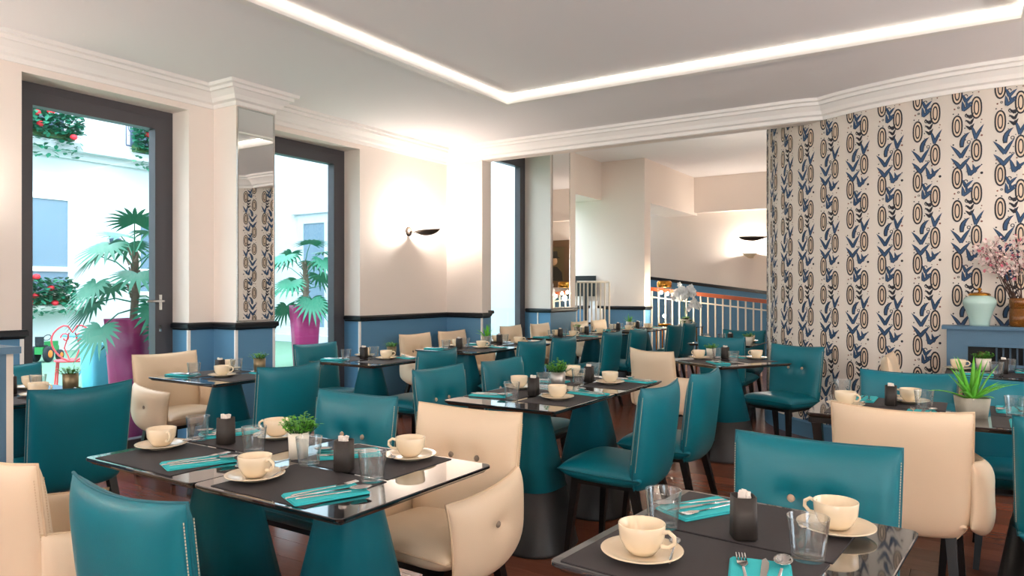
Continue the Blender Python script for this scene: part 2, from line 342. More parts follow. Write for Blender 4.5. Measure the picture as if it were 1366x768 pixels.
# teardrop with small ring between the upper pair
wing((.066, .160), (.058, .085), (.118, .052), .0165, 0, .0018); wing((.067, .152), (.062, .090), (.112, .056), .0095, 1, .0026)
ring(.110, .125, .0125, .0125, .0075, .0075, 0)
vleaf(.062, .238, .066, .105, -.04, .0100); vleaf(.056, .318, .064, .085, .03, .0105)
vleaf(.116, .372, .054, .092, .28, .0100); vleaf(.156, .350, .036, .056, -.9, .0080); vleaf(.152, .108, .042, .110, .10, .0085)
vleaf(.090, .458, .038, .060, .2, .0080); vleaf(.074, .520, .040, .066, .45, .0090); vleaf(.098, .490, .030, .050, .35, .0065)
for k in range(3): vleaf(.122, .582 + .042 * k - (.63 if k > 1 else 0), .030, .042, -.15, .0065, 0)
curl(.100, .555, .020, 0, 4.6); curl(.093, .415, .017, 2, 6.6); curl(.128, .648 - .63, .017, 1, 5.4)
for (dx, dy, r, mi) in ((.012,.135,.005,0),(.010,.21,.004,0),(.013,.275,.004,3),(.085,.02,.004,0),(.085,.06,.003,0),(.19,.085,.006,3),(.185,.055,.004,0),(.19,.30,.004,0),(.135,.272,.005,3),(.19,.36,.008,0),
    (.172,.395,.004,3),(.135,.395,.003,0),(.108,.50,.004,0),(.02,.50,.005,3),(.012,.535,.004,0),(.045,.54,.004,0),(.09,.60,.003,0),(.19,.60,.004,3),(.185,.62,.003,0),(.012,.585,.003,0),(.095,.232,.004,0),(.115,.19,.003,0),(.128,.105,.003,0),(.09,.108,.003,0),(.148,.43,.003,0),(.012,.30,.004,0)): disc(dx, dy, r * 1.25, mi)
ring(.112, .238, .009, .009, .005, .005, 0); ring(.045, .492, .008, .008, .004, .004, 0)
b = MB(); s_edge = arc[-1]
# phase: a band's left edge stands at photo x 1268, where the wall has X about -0.15
i0 = min(range(n), key=lambda i: abs(CURVE[i].x + .152)); s0 = arc[i0]
k = int((s_edge - s0) / PER)
while True:
    sl = s0 + k * PER
    if sl - BW < .1: break
    if sl < s_edge - .05:
        for rr in range(6):
            ztop = 2.52 + REP * 1 - rr * REP
            for off, mi, poly in shapes:
                zz = [ztop - q[1] for q in poly]
                if max(zz) > 2.95 or min(zz) < .10: continue
                b.add([onwall(sl - q[0], ztop - q[1], off) for q in poly], [tuple(range(len(poly)))], mi)
    k -= 1
wpp = link('printed_pattern', b.mesh('printed_pattern', 'wpdark', 'wpblue', 'wppeach', 'wprust'), wallr); wpp['kind'] = 'stuff'
wpp['label'] = 'printed stripes of navy leaves and peach ovals'
path = [(p.x, p.y) for p in reversed(CURVE)]
b = MB().sweep(path, [(0, 0), (.02, 0), (.02, .13), (.012, .145), (0, .145)]); struct('baseboard_wallpaper', b.mesh('baseboard', 'dado'), 'blue baseboard along the curved wallpaper wall')
# ceilings
TX0, TX1, TY0, TY1, ZT = -3.42, .25, -2.0, 5.22, 2.995
b = MB()
b.box((-5.55, -2.7, ZC), (TX0, YB + .05, 3.2)); b.box((TX1, -2.7, ZC), (2.7, YB + .05, 3.2)); b.box((TX0, TY1, ZC), (TX1, YB + .05, 3.2)); b.box((TX0, -2.7, ZC), (TX1, TY0, 3.2)); b.box((TX0, TY0, ZT), (TX1, TY1, 3.2))
ceil = struct('ceiling', b.mesh('ceiling', 'ceil'), 'white ceiling with recessed rectangular tray')
b = MB()
path = [(TX0, TY0), (TX0, TY1), (TX1, TY1), (TX1, TY0), (TX0, TY0)]
b.sweep(path, [(-.05, ZC - .018), (.016, ZC - .018), (.016, ZC + .002), (-.05, ZC + .002)])
struct('trim_1', b.mesh('trim_1', 'white'), 'white lip moulding round the ceiling tray')
b = MB(); b.box((-5.9, YB + .12, 3.42), (2.7, 13.6, 3.6)); struct('ceiling_rear', b.mesh('ceiling_rear', 'ceil'), 'white ceiling of the rear room')
led = tag(link('led_strip_light', None), 'glowing white LED strip running round the ceiling tray', 'strip light')
h = .007
for a, e in (((TX0, TY0, ZT - 2*h), (TX0 + .012, TY1, ZT)), ((TX1 - .012, TY0, ZT - 2*h), (TX1, TY1, ZT)), ((TX0 + .012, TY1 - .012, ZT - 2*h), (TX1 - .012, TY1, ZT)), ((TX0 + .012, TY0, ZT - 2*h), (TX1 - .012, TY0 + .012, ZT))):
    link('led_strip', MB().box(a, e).mesh('led_strip', 'led'), led)
# cornice
prof = [(-.01, ZB), (.012, ZB), (.018, ZB + .03), (.045, ZB + .04), (.06, ZB + .07), (.095, ZB + .105), (.115, ZB + .108), (.12, ZB + .132), (.145, ZB + .138), (.15, ZC), (-.01, ZC)]
cut = [(p.x, p.y) for p in reversed(CURVE) if p.y < YB + .02]
path = [(XW, -2.6), (XW, 3.59), (-4.91, 3.59), (-4.91, 3.95), (XW, 3.95), (XW, YB), (-4.70, YB), (-4.70, YB - .035)] + [(-1.3, YB - .035), (cut[0][0] - .06, cut[0][1] - .02)] + cut
struct('trim_2', MB().sweep(path, prof).mesh('trim_2', 'white'), 'white moulded cornice round the dining room ceiling')
# dado rails and corner guards
rp = [(-.005, ZR0), (.012, ZR0), (.016, ZR0 + .012), (.030, ZR0 + .02), (.030, ZR1 - .012), (.022, ZR1), (-.005, ZR1)]
rails = [[(XW, -2.6), (XW, W1[0]), (XW - .2, W1[0])], [(XW - .2, W1[1]), (XW, W1[1]), (XW, 3.59), (-4.91, 3.59), (-4.91, 3.95), (XW, 3.95), (XW, W2[0]), (XW - .2, W2[0])],
         [(XW - .2, W2[1]), (XW, W2[1]), (XW, YB), (-4.69, YB), (-4.69, YB + .12), (XW, YB + .12), (XW, W3[0]), (XW - .2, W3[0])], [(XW - .2, W3[1]), (XW, W3[1]), (-5.0, 8.75), (-5.0, 9.5), (XW, 9.5)],
         [(-5.78, 10.8), (-4.44, 10.8), (-4.44, 11.05)]]
b = MB()
for pth in rails: b.sweep(pth, rp)
struct('trim_3', b.mesh('trim_3', 'rail'), 'black dado rail along the left wall and piers')
b = MB().sweep([(-6.5, 13.4), (-1.4, 13.4)], [(0, 0), (.03, 0), (.03, .06), (0, .06)])
b.v = [(x, y, z + zr(x) - .03) for x, y, z in b.v]
struct('trim_4', b.mesh('trim_4', 'rail'), 'black dado rail sloping down the stair wall')
b = MB()
for (x, y) in ((XW, W1[0]), (XW, W1[1]), (-4.91, 3.59), (-4.91, 3.95), (XW, W2[1]), (-4.69, YB), (XW, W3[1]), (-4.44, 10.8)):
    b.box((x - .012, y - .012, .0), (x + .004, y + .012, ZR0))
struct('trim_5', b.mesh('trim_5', 'white'), 'white corner guards on the blue dado corners')
struct('baseboard_left', MB().sweep([(XW, YB - 1.4), (XW, YB), (-4.69, YB)], [(0, 0), (.015, 0), (.015, .1), (0, .1)]).mesh('baseboard_left', 'dado'), 'blue baseboard under the left wall sconce')

# glazed courtyard doors
def glazed_door(i, y0, y1, handle, WT=WT):
    root = link('window_%d' % i, None); root['kind'] = 'structure'; root['label'] = ('tall grey framed glazed door left of the mirrored pier', 'tall grey framed glazed door right of the mirrored pier', 'grey framed glazed door beyond the wall stub')[i - 1]
    x0, x1 = XW - .30, XW - .22
    b = MB(); f = .06
    b.box((x0, y0, 0), (x1, y0 + f, WT)); b.box((x0, y1 - f, 0), (x1, y1, WT)); b.box((x0, y0 + f, WT - f), (x1, y1 - f, WT)); b.box((x0, y0 + f, 0), (x1, y1 - f, .03))
    link('window_frame', b.mesh('window_frame', 'frame'), root)
    b = MB(); g = .09; a0, a1, zt = y0 + f + .004, y1 - f - .004, WT - f - .004; xa, xb = x0 + .006, x1 + .014
    b.box((xa, a0, .034), (xb, a0 + g, zt)); b.box((xa, a1 - g, .034), (xb, a1, zt)); b.box((xa, a0 + g, zt - g), (xb, a1 - g, zt)); b.box((xa, a0 + g, .034), (xb, a1 - g, .16))
    leafo = link('door_leaf', b.mesh('door_leaf', 'frame'), root)
    link('pane', MB().box((x0 + .035, a0 + g - .005, .155), (x0 + .043, a1 - g + .005, zt - g + .005)).mesh('pane', 'pane'), leafo)
    if handle:
        b = MB(); yh = a1 - .05; zh = 1.215
        b.box((xb, yh - .013, zh - .07), (xb + .006, yh + .013, zh + .05)); b.tube([(xb, yh, zh), (xb + .05, yh, zh), (xb + .055, yh - .02, zh), (xb + .055, yh - .14, zh)], .010, 8)
        b.box((xb, yh - .010, zh - .24), (xb + .004, yh + .010, zh - .19))
        link('handle', b.mesh('handle', 'steel'), leafo)['label'] = 'brushed steel lever handle'
glazed_door(1, *W1, True); glazed_door(2, *W2, False); glazed_door(3, *W3, False, 3.2)
# wall mirrors on the piers
def mirror(name, x, y0, y1, z0, z1, label):
    b = MB().box((x, y0 + .012, z0 + .012), (x + .010, y1 - .012, z1 - .012)); r = link(name, None); tag(r, label, 'mirror', 'tall mirrors on the piers')
    link('mirror_glass', b.mesh('mirror_glass', 'mirror'), r)
    b = MB(); b.box((x, y0, z0), (x + .014, y0 + .012, z1)); b.box((x, y1 - .012, z0), (x + .014, y1, z1)); b.box((x, y0 + .012, z0), (x + .014, y1 - .012, z0 + .012)); b.box((x, y0 + .012, z1 - .012), (x + .014, y1 - .012, z1))
    link('mirror_frame', b.mesh('mirror_frame', 'steel'), r)
mirror('wall_mirror', -4.91, 3.59, 3.95, ZR1 + .005, ZB - .01, 'tall mirror on the pier between the two large glazed doors')
mirror('wall_mirror', -5.0, 8.79, 9.31, ZR1 + .005, 3.40, 'tall narrow mirror reflecting a framed portrait in the rear room')

# ------------------------------------------------------------------ sconces
def sconce(loc, rz, label, power):
    root = link('wall_sconce', None); tag(root, label, 'wall lamp', 'leaf shaped wall sconces')
    rot = Matrix.Rotation(R(90), 4, 'X')
    link('backplate', MB().lathe([(.0, 0), (.055, 0), (.055, .012), (.035, .03), (.0, .03)], 20, mx=Matrix.Rotation(R(-90), 4, 'X')).mesh('backplate', 'bronze'), root)
    link('arm', MB().tube([(0, .02, 0), (0, .07, -.01), (0, .13, -.03)], .009, 8).mesh('arm', 'bronze'), root)
    b = MB(); vs = []; fs = []; nu, nv = 14, 8     # leaf-shaped dish, hollow
    for side in (0, 1):
        for i in range(nu + 1):
            t = i / nu; yy = .09 + .34 * t; hw = .088 * (math.sin(math.pi * min(max(t, .02), .985)) ** .65)
            for j in range(nv + 1):
                u = -1 + 2 * j / nv; vs.append((hw * u, yy, -.005 - .058 * (1 - u * u) * math.sin(math.pi * t) ** .6 + (.005 if side else 0) * (1 - abs(u)) + .010 * t))
    m = (nu + 1) * (nv + 1)
    for i in range(nu):
        for j in range(nv):
            q = i * (nv + 1) + j; fs.append((q, q + nv + 1, q + nv + 2, q + 1)); fs.append((m + q, m + q + 1, m + q + nv + 2, m + q + nv + 1))
    for i in range(nu):
        for j in (0, nv): q = i * (nv + 1) + j; fs.append((q, m + q, m + q + nv + 1, q + nv + 1) if j == 0 else (q, q + nv + 1, m + q + nv + 1, m + q))
    b.add(vs, fs, 0, True)
    sh = link('shade', b.mesh('shade', 'bronze'), root)
    link('bulb', MB().lathe([(0, -.028), (.016, -.022), (.02, -.008), (.012, .004), (0, .006)], 12, mx=Matrix.Translation((0, .22, -.012))).mesh('bulb', 'bulb'), sh)
    root.location = loc; root.rotation_euler = (0, 0, rz)
    l = bpy.data.lights.new('sconce_light', 'POINT'); l.energy = power; l.color = (1, .935, .865); l.shadow_soft_size = .03
    lo = bpy.data.objects.new('sconce_light', l); COL.objects.link(lo); lo.parent = root; lo.location = (0, .17, .03)
sconce((XW, 5.98, 1.945), R(-90), 'bronze leaf shaped uplight glowing on the wall right of the glazed doors', SCONCE_POWER * .62)
sconce((XW, 1.72, 1.90), R(-90), 'bronze uplight cut off at the left edge of the photo', SCONCE_POWER * .15)
for lc, rz_, tx in (((XW, -1.2, 1.92), -90, 'on the left wall behind the viewer'), ((-2.0, -2.6, 1.92), 0, 'on the front wall, left one behind the viewer'), ((-.6, -2.6, 1.92), 0, 'on the front wall, right one behind the viewer'), ((2.6, -.8, 1.92), 90, 'on the right wall behind the viewer'), ((2.6, 1.4, 1.92), 90, 'on the right wall beside the viewer'), ((2.6, 4.9, 1.92), 90, 'on the right wall beyond the photo edge')):
    sconce(lc, R(rz_), 'unseen uplight added for fill light ' + tx, SCONCE_POWER * 1.3)  # unseen uplights, added as warm fill bounced off ceiling and walls
sconce((-2.19, 9.56, 2.0), R(90), 'dark leaf shaped uplight beside the curved wallpaper wall', SCONCE_POWER * .5)
r = link('wall_sconce', None, None, (-3.42, 13.4, 1.94)); tag(r, 'cream cone shaped uplight on the stair wall', 'wall lamp')
link('cone_shade', MB().lathe([(.02, -.06), (.05, -.04), (.15, .03), (.145, .03), (.045, -.032), (0, -.05)], 24, mx=Matrix.Translation((0, -.16, 0))).mesh('cone_shade', 'sconcein'), r)
link('bracket', MB().box((-.03, -.06, -.05), (.03, 0, 0)).mesh('bracket', 'sconcein'), r)
l = bpy.data.lights.new('sconce_light', 'POINT'); l.energy = SCONCE_POWER * .7; l.color = (1, .935, .865); l.shadow_soft_size = .03
lo = bpy.data.objects.new('sconce_light', l); COL.objects.link(lo); lo.parent = r; lo.location = (0, -.16, .06)

# ------------------------------------------------------------------ chairs
def cosp(n): return [-math.cos(math.pi * i / n) for i in range(n + 1)]
def pillow(b, P, N, tf, tb, nu=34, nv=34, mi=0):
    U, V = cosp(nu), cosp(nv); vs = []; fs = []; m = (nu + 1) * (nv + 1)
    for side in (1, -1):
        for v in V:
            for u in U:
                e = max(0, (1 - abs(u) ** 5)) ** .5 * max(0, (1 - abs(v) ** 5)) ** .5
                t = (tf if side == 1 else tb)(u, v) * e * side
                p = Vector(P(u, v)); vs.append(p + N(u, v) * t)
    for j in range(nv):
        for i in range(nu):
            q = j * (nu + 1) + i
            fs.append((q, q + 1, q + nu + 2, q + nu + 1)); fs.append((m + q, m + q + nu + 1, m + q + nu + 2, m + q + 1))
    b.add(vs, fs, mi, True); return b
def merged(me):
    import bmesh
    bm = bmesh.new(); bm.from_mesh(me); bmesh.ops.remove_doubles(bm, verts=bm.verts, dist=1e-5); bmesh.ops.recalc_face_normals(bm, faces=bm.faces); bm.to_mesh(me); bm.free(); return me
def stitches(b, pts, step=.0075, r=.0010):
    pts = [Vector(p) for p in pts]; acc = 0.
    for p, q in zip(pts, pts[1:]):
        L = (q - p).length; d = (q - p).normalized() if L else None
        while acc < L:
            c = p + d * acc; b.bar(c - d * .0024, c + d * .0024, r); acc += step
        acc -= L
def chair_proto(body, pipe, btn, arms):
    hw = .243 if arms else .236
    zb, zt = .365, .838
    def P(u, v):
        t = (v + 1) / 2; wv = hw * (.955 + .045 * t) * (1 - .20 * max(0, 1 - t / .22) ** 2)
        y = -.165 - .075 * t + .030 * u * u * (.4 + .6 * t)
        return (wv * u, y, zb + (zt - zb) * t + .014 * (u * u) * t ** 4 - .012 * (1 - t) ** 6 * (1 - u * u))
    nb = Vector((0, .988, .155))
    def tf(u, v):
        t = (v + 1) / 2; z = zb + (zt - zb) * t; d = 0
        for sx in (-.062, .062): d += .024 * math.exp(-((hw * u - sx) ** 2 + (z - .665) ** 2) / .0014)
        return .050 - d
    def tb(u, v): return .040 + .012 * (1 - (v + 1) / 2)
    back = merged(pillow(MB(), P, lambda u, v: nb, tf, tb).mesh('backrest', body))
    edge = [P(-1, -1 + 2 * i / 14) for i in range(15)] + [P(-1 + 2 * i / 12, 1) for i in range(1, 12)] + [P(1, 1 - 2 * i / 14) for i in range(15)]
    piping = MB().tube(edge, .0042, 6).mesh('piping', pipe)
    sb = MB()
    for sx in (-1, 1): stitches(sb, [Vector(P(sx * .990, -1 + 2 * i / 14)) + Vector((sx * .001, -.0115, 0)) for i in range(3, 14)]); stitches(sb, [Vector(P(sx * .990, -1 + 2 * i / 14)) + Vector((sx * .001, .0125, 0)) for i in range(4, 14)])
    stitch = sb.mesh('stitching', 'creampipe' if arms else 'stitch')
    btns = []
    for sx in (-.062, .062):
        t = (.665 - zb) / (zt - zb); p = Vector(P(sx / hw, 2 * t - 1)) + nb * .0265
        q = nb.to_track_quat('Z', 'Y').to_matrix().to_4x4()
        btns.append(('button', MB().lathe([(.010, 0), (.0125, .003), (.010, .007), (0, .0085)], 14, mx=Matrix.Translation(p) @ q).mesh('button', btn), []))
    shw = hw - (.012 if arms else .004)
    def PS(u, v):
        t = (v + 1) / 2
        return (shw * u * (1.0 - .05 * (1 - t)), -.195 + .42 * t, .428 + .012 * t * t - .012 * (u * u) * .5)
    seat = merged(pillow(MB(), PS, lambda u, v: Vector((0, 0, 1)), lambda u, v: .050, lambda u, v: .062).mesh('seat', body))
    sedge = [PS(-1, -1 + 2 * i / 10) for i in range(11)] + [PS(-1 + 2 * i / 10, 1) for i in range(1, 10)] + [PS(1, 1 - 2 * i / 10) for i in range(11)]
    spipe = MB().tube(sedge, .004, 6).mesh('piping', pipe)
    parts = [('seat', seat, [('piping', spipe)]), ('backrest', back, [('piping', piping), ('stitching', stitch)])] + btns
    if arms:
        for s in (-1, 1):
            def PA(u, v, s=s):
                t = (u + 1) / 2; tv = (v + 1) / 2       # t back to front
                z0 = .345 + .075 * (1 - t) ** 3; z1 = .665 - .055 * t + .012 * t ** 4
                y = -.200 + .420 * t - .035 * (1 - tv) * t
                return (s * (hw - .016 + .050 * math.sin(math.pi * (.12 + .80 * t)) - .012 * abs(v) ** 3), y, z0 + (z1 - z0) * tv)
            def ta(u, v): return .030 - .022 * math.exp(-((u - .05) ** 2 / .035 + (v - .15) ** 2 / .05))
            mb = pillow(MB(), PA, lambda u, v, s=s: Vector((s, 0, 0)), ta, lambda u, v: .032, 24, 24)
            am = merged(mb.mesh('armrest', body))
            fe = [PA(1, -1 + 2 * i / 10) for i in range(11)] + [PA(1 - 2 * i / 12, 1) for i in range(1, 13)]
            ap = MB().tube(fe, .004, 6).mesh('piping', pipe)
            p = Vector(PA(.05, .15)) + Vector((s * .009, 0, 0)); q = Vector((s, 0, 0)).to_track_quat('Z', 'Y').to_matrix().to_4x4()
            ab = MB().lathe([(.010, 0), (.0125, .003), (.010, .007), (0, .0085)], 14, mx=Matrix.Translation(p) @ q).mesh('button', 'button_dark')
            parts.append(('armrest', am, [('piping', ap), ('button', ab)]))
    for sx in (-1, 1):
        parts.append(('leg', MB().bar((sx * .165, .155, .385), (sx * .195, .195, 0), .019, .019, .012, .012).mesh('leg', 'blackleg'), []))
        parts.append(('leg', MB().bar((sx * .165, -.140, .385), (sx * .198, -.235, 0), .019, .019, .012, .012).mesh('leg', 'blackleg'), []))
    parts.append(('seat_frame', MB().box((-.185, -.16, .362), (.185, .175, .385)).mesh('seat_frame', 'blackleg'), []))
    return parts
TEAL = chair_proto('teal', 'tealpipe', 'button', False); CREAM = chair_proto('cream', 'creampipe', 'button_dark', True)
BT = .242   # distance from chair centre back to the back's top edge
def chair(kind, bx, by, face, label):      # bx,by: middle of the back's top edge; face: heading in degrees (0 = +Y, 90 = -X)
    f = Vector((-math.sin(R(face)), math.cos(R(face))))
    c = Vector((bx, by)) + f * BT
    place(CREAM if kind == 'c' else TEAL, 'armchair' if kind == 'c' else 'dining_chair', (c.x, c.y, 0), R(face), label, 'chair', 'cream leather armchairs' if kind == 'c' else 'teal leather dining chairs')
chair('t', -1.63, .868, 0, 'teal leather chair seen from behind at bottom left, beside the cream armchair')
chair('c', -2.27, .858, 0, 'cream leather armchair cut off by the bottom left corner of the photo')
chair('t', -2.27, 2.30, 180, 'teal chair with two buttons behind the small plant on the front left table')
chair('c', -1.63, 2.25, 180, 'cream armchair with two buttons facing us at the front left double table')
chair('t', -3.53, 1.76, 90, 'large teal chair seen from behind at far left, nearest the grey cabinet')
chair('t', -4.92, 1.93, -90, 'teal chair half hidden behind the grey cabinet, beside the first glazed door')
chair('c', -4.93, 2.99, -90, 'cream armchair in front of the first glazed door and magenta planter')
chair('t', -3.46, 2.93, 90, 'teal chair back right of the small table below the mirrored pier')
chair('t', -4.74, 4.22, -90, 'teal chair in front of the second glazed door')
chair('t', -3.40, 4.28, 90, 'teal chair back right of the small table below the second glazed door')
chair('c', -4.92, 5.72, -90, 'cream armchair against the blue dado below the sconce, left one')
chair('c', -4.93, 6.36, -90, 'cream armchair against the blue dado in the corner below the sconce, right one')
chair('t', -3.31, 5.52, 90, 'teal chair back behind the middle table plant, left of a matching pair')
chair('t', -3.31, 6.12, 90, 'teal chair back behind the middle table sugar holder, right of a matching pair')
chair('c', -5.0, 7.67, -90, 'cream armchair in front of the third glazed door')
chair('c', -5.0, 8.40, -90, 'cream armchair below the tall narrow rear mirror')
chair('c', -4.84, 9.25, -90, 'cream armchair in front of the beige spindle railing, left one')
chair('c', -4.84, 9.88, -90, 'cream armchair in front of the beige spindle railing, right one')
chair('t', -3.31, 7.22, 90, 'teal chair back at the rear window table, nearer one')
chair('t', -3.25, 7.80, 90, 'teal chair back at the rear window table, farther one')
chair('t', -3.30, 9.13, 90, 'teal chair back left of the white balustrade, nearer one')
chair('t', -3.31, 9.75, 90, 'teal chair back left of the white balustrade, farther one')
chair('t', -2.67, 3.30, -90, 'teal chair on the window side of the middle double table, nearer one')
chair('t', -2.63, 3.91, -90, 'teal chair on the window side of the middle double table, farther one')
chair('t', -1.24, 3.29, 90, 'teal chair seen side on at the middle double table, nearest us')
chair('t', -1.235, 3.96, 90, 'teal chair seen side on at the middle double table, second from us')
chair('c', -2.07, 5.10, -27, 'cream armchair at the turned table in the middle of the room')
chair('t', -1.205, 6.21, 158, 'teal chair with buttons standing against the curved wallpaper wall')
chair('t', -2.07, 6.92, -4, 'teal chair back behind the plant on the turned table')
chair('t', -2.19, 8.27, 180, 'teal chair at the far side of the rear table by the balustrade')
chair('t', -.405, 2.345, 178, 'wide teal chair with buttons behind the front right table')
chair('c', -.245, 3.10, -2, 'cream armchair seen from behind at the right')
chair('t', -.31, 4.54, 180, 'teal chair on the far side of the right table behind the sugar holder')
chair('t', .35, 3.09, -2, 'teal chair with pale stitching cut off by the right edge')
chair('t', .20, 4.42, 180, 'teal chair behind the aloe plant on the right table')
chair('c', -.53, 5.68, -90, 'cream armchair seen side on in front of the wallpaper, by the mantelpiece')

# ------------------------------------------------------------------ tables
ZT_ = .75
def rounded(sx, sy, r, k=5):
    P = []
    for cx, cy, a0 in ((sx/2-r, sy/2-r, 0), (-sx/2+r, sy/2-r, 90), (-sx/2+r, -sy/2+r, 180), (sx/2-r, -sy/2+r, 270)):
        for i in range(k + 1): a = R(a0 + 90 * i / k); P.append((cx + r * math.cos(a), cy + r * math.sin(a)))
    return P
def rslab(b, sx, sy, r, zs, mi=0):   # zs: [(inset,z)]
    n = 0; vs = []; fs = []
    for ins, z in zs:
        P = rounded(sx - 2 * ins, sy - 2 * ins, max(.002, r - ins)); n = len(P); vs += [(x, y, z) for x, y in P]
    for i in range(len(zs) - 1):
        for k in range(n): fs.append((i*n+k, i*n+(k+1) % n, (i+1)*n+(k+1) % n, (i+1)*n+k))
    fs += [tuple(range(n-1, -1, -1)), tuple(range((len(zs)-1)*n, len(zs)*n))]
    b.add(vs, fs, mi); return b
pedestal = MB().lathe([(.160, .30), (.075, .705), (.075, .715)], 32, power=3.2).mesh('pedestal', 'pedteal')
pbase = MB().lathe([(.212, 0), (.215, .012), (.211, .02), (.162, .30), (.155, .302)], 32, power=3.2).mesh('base', 'pedblack')
pplate = MB().box((-.16, -.16, .712), (.16, .16, .728)).mesh('mounting_plate', 'pedblack')
tops = {}
def table(cx, cy, sx, sy, rz, label, legs=False):
    k = (sx, sy)
    if k not in tops:
        t = rslab(MB(), sx, sy, .022, [(.003, ZT_ - .011), (0, ZT_ - .008), (0, ZT_ - .002), (.002, ZT_)]).mesh('tabletop', 'glassblack')
        e = rslab(MB(), sx - .012, sy - .012, .02, [(.012, ZT_ - .022), (0, ZT_ - .0112)]).mesh('edge_trim', 'edge')
        tops[k] = (t, e)
    t, e = tops[k]; parts = [('tabletop', t, []), ('edge_trim', e, [])]
    if legs:
        parts.append(('underframe', rslab(MB(), sx - .02, sy - .02, .02, [(0, ZT_ - .045), (0, ZT_ - .0222)]).mesh('underframe', 'blackleg'), []))
        for ix in (-1, 1):
            for iy in (-1, 1): ly = .045 if ix < 0 else .165; parts.append(('leg', MB().bar((ix * (sx/2 - .045), iy * (sy/2 - ly), ZT_ - .046), (ix * (sx/2 - .10), iy * (sy/2 - ly - .055), 0), .020, .020, .013, .013).mesh('leg', 'blackleg'), []))
    else: parts += [('pedestal', pedestal, []), ('base', pbase, []), ('mounting_plate', pplate, [])]
    return place(parts, 'dining_table', (cx, cy, 0), rz, label, 'table', 'black glass dining tables')

# ------------------------------------------------------------------ tableware
cupm = MB().lathe([(.0, .012), (.024, .012), (.026, .004), (.028, .004), (.036, .014), (.046, .034), (.0485, .062), (.0475, .0635), (.0458, .062), (.043, .036), (.033, .017), (0, .014)], 28)
cuph = MB().tube([(.0455, 0, .052), (.060, 0, .056), (.072, 0, .048), (.073, 0, .036), (.062, 0, .026), (.044, 0, .024)], [.005, .0045, .0045, .0045, .0045, .005], 8).mesh('handle', 'cup')
CUP = [('bowl', cupm.mesh('bowl', 'cup'), []), ('handle', cuph, [])]
SAUCER = [('saucer', MB().lathe([(0, .003), (.030, .003), (.032, 0), (.040, 0), (.044, .004), (.066, .009), (.084, .016), (.0845, .018), (.083, .0185), (.066, .0125), (.044, .0075), (.034, .0065), (0, .0065)], 36).mesh('saucer', 'cup'), [])]
GLASS = [('tumbler', MB().lathe([(0, 0), (.031, 0), (.0325, .002), (.0335, .012), (.0415, .086), (.0412, .0875), (.0400, .0875), (.0393, .086), (.0318, .014), (.029, .010), (0, .009)], 28).mesh('tumbler', 'glass'), [])]
sb = MB().lathe([(.0235, 0), (.027, .004), (.0255, .094), (.0238, .094), (.0238, .076), (0, .076)], 28, power=5).mesh('holder', 'sugarbox')
SUGAR = [('holder', sb, [])]
sg = random.Random(3)
for i in range(7):
    a = sg.uniform(-.011, .011); c = sg.uniform(-.011, .011); mx = Matrix.Translation((a, c, .089 + .0016 * i)) @ Matrix.Rotation(sg.uniform(0, 3), 4, 'Z') @ Matrix.Rotation(sg.uniform(-.5, .5), 4, 'X')
    SUGAR.append(('sugar_cube', MB().box((-.0075, -.005, -.006), (.0075, .005, .009), 0, mx).mesh('sugar_cube', 'sugar'), []))
def napkin_mesh():
    b = MB(); rslab(b, .115, .205, .006, [(0, 0), (-.001, .002), (0, .004)]); rslab(b, .109, .199, .005, [(0, .0042), (-.001, .0058), (.001, .0075)])
    return b.mesh('napkin', 'napkin')
NAPKIN = [('napkin', napkin_mesh(), [])]
def cut_handle(b, y0, y1, w0, w1, z=.0):
    b.tube([(0, y0, z), (0, y0 + .01, z + .001), (0, (y0 + y1) / 2, z + .002), (0, y1, z + .004)], [w1 * .7, w1, (w0 + w1) / 2, w0], 8)
    b.v = [(x, y, z * 1.0 if True else z) for x, y, z in b.v]
def flat(b, f=.45): b.v = [(x, y, z * f) for x, y, z in b.v]; return b
b = MB(); cut_handle(b, -.10, .035, .0026, .0052); flat(b); 
for k in range(4): b.tube([(-.0085 + .0057 * k, .052, .0022), (-.0085 + .0057 * k, .075, .0036), (-.0085 + .0057 * k, .096, .0058)], [.0018, .0017, .001], 6)
b.add([(-.003, .030, .0012), (.003, .030, .0012), (.0105, .044, .0015), (.0105, .057, .0025), (-.0105, .057, .0025), (-.0105, .044, .0015), (-.003, .030, .0032), (.003, .030, .0032), (.0105, .044, .0035), (.0105, .057, .0045), (-.0105, .057, .0045), (-.0105, .044, .0035)],
      [(5, 4, 3, 2, 1, 0), (6, 7, 8, 9, 10, 11)] + [(i, (i+1) % 6, 6 + (i+1) % 6, 6 + i) for i in range(6)])
FORK = [('fork', b.mesh('fork', 'steel'), [])]
b = MB(); cut_handle(b, -.105, .0, .004, .0055); flat(b)
b.prism([(-.005, -.002), (.0055, -.002), (.009, .05), (.0085, .085), (.001, .108), (-.0055, .095)], .0004, .0018)
KNIFE = [('knife', b.mesh('knife', 'steel'), [])]
def spoon_mesh(s=1.):
    b = MB(); cut_handle(b, -.10, .045, .0028, .005); flat(b)
    vs = []; fs = []; nu, nv = 14, 6
    for side in (0, 1):
        for j in range(nv + 1):
            rr = j / nv
            for i in range(nu):
                t = 2 * math.pi * i / nu; vs.append((.0185 * rr * math.sin(t), .072 + .031 * rr * math.cos(t), .0012 + .009 * rr * rr + .0012 * side))
    m = (nv + 1) * nu
    for j in range(nv):
        for i in range(nu):
            q = j*nu+i; r_ = j*nu+(i+1) % nu
            fs += [(q, q+nu, r_+nu, r_), (m+q, m+r_, m+r_+nu, m+q+nu)]
    for i in range(nu): fs.append((nv*nu+i, m+nv*nu+i, m+nv*nu+(i+1) % nu, nv*nu+(i+1) % nu))
    b.add(vs, fs, 0, True); b.v = [(x*s, y*s, z*s) for x, y, z in b.v]
    return b.mesh('spoon', 'steel')
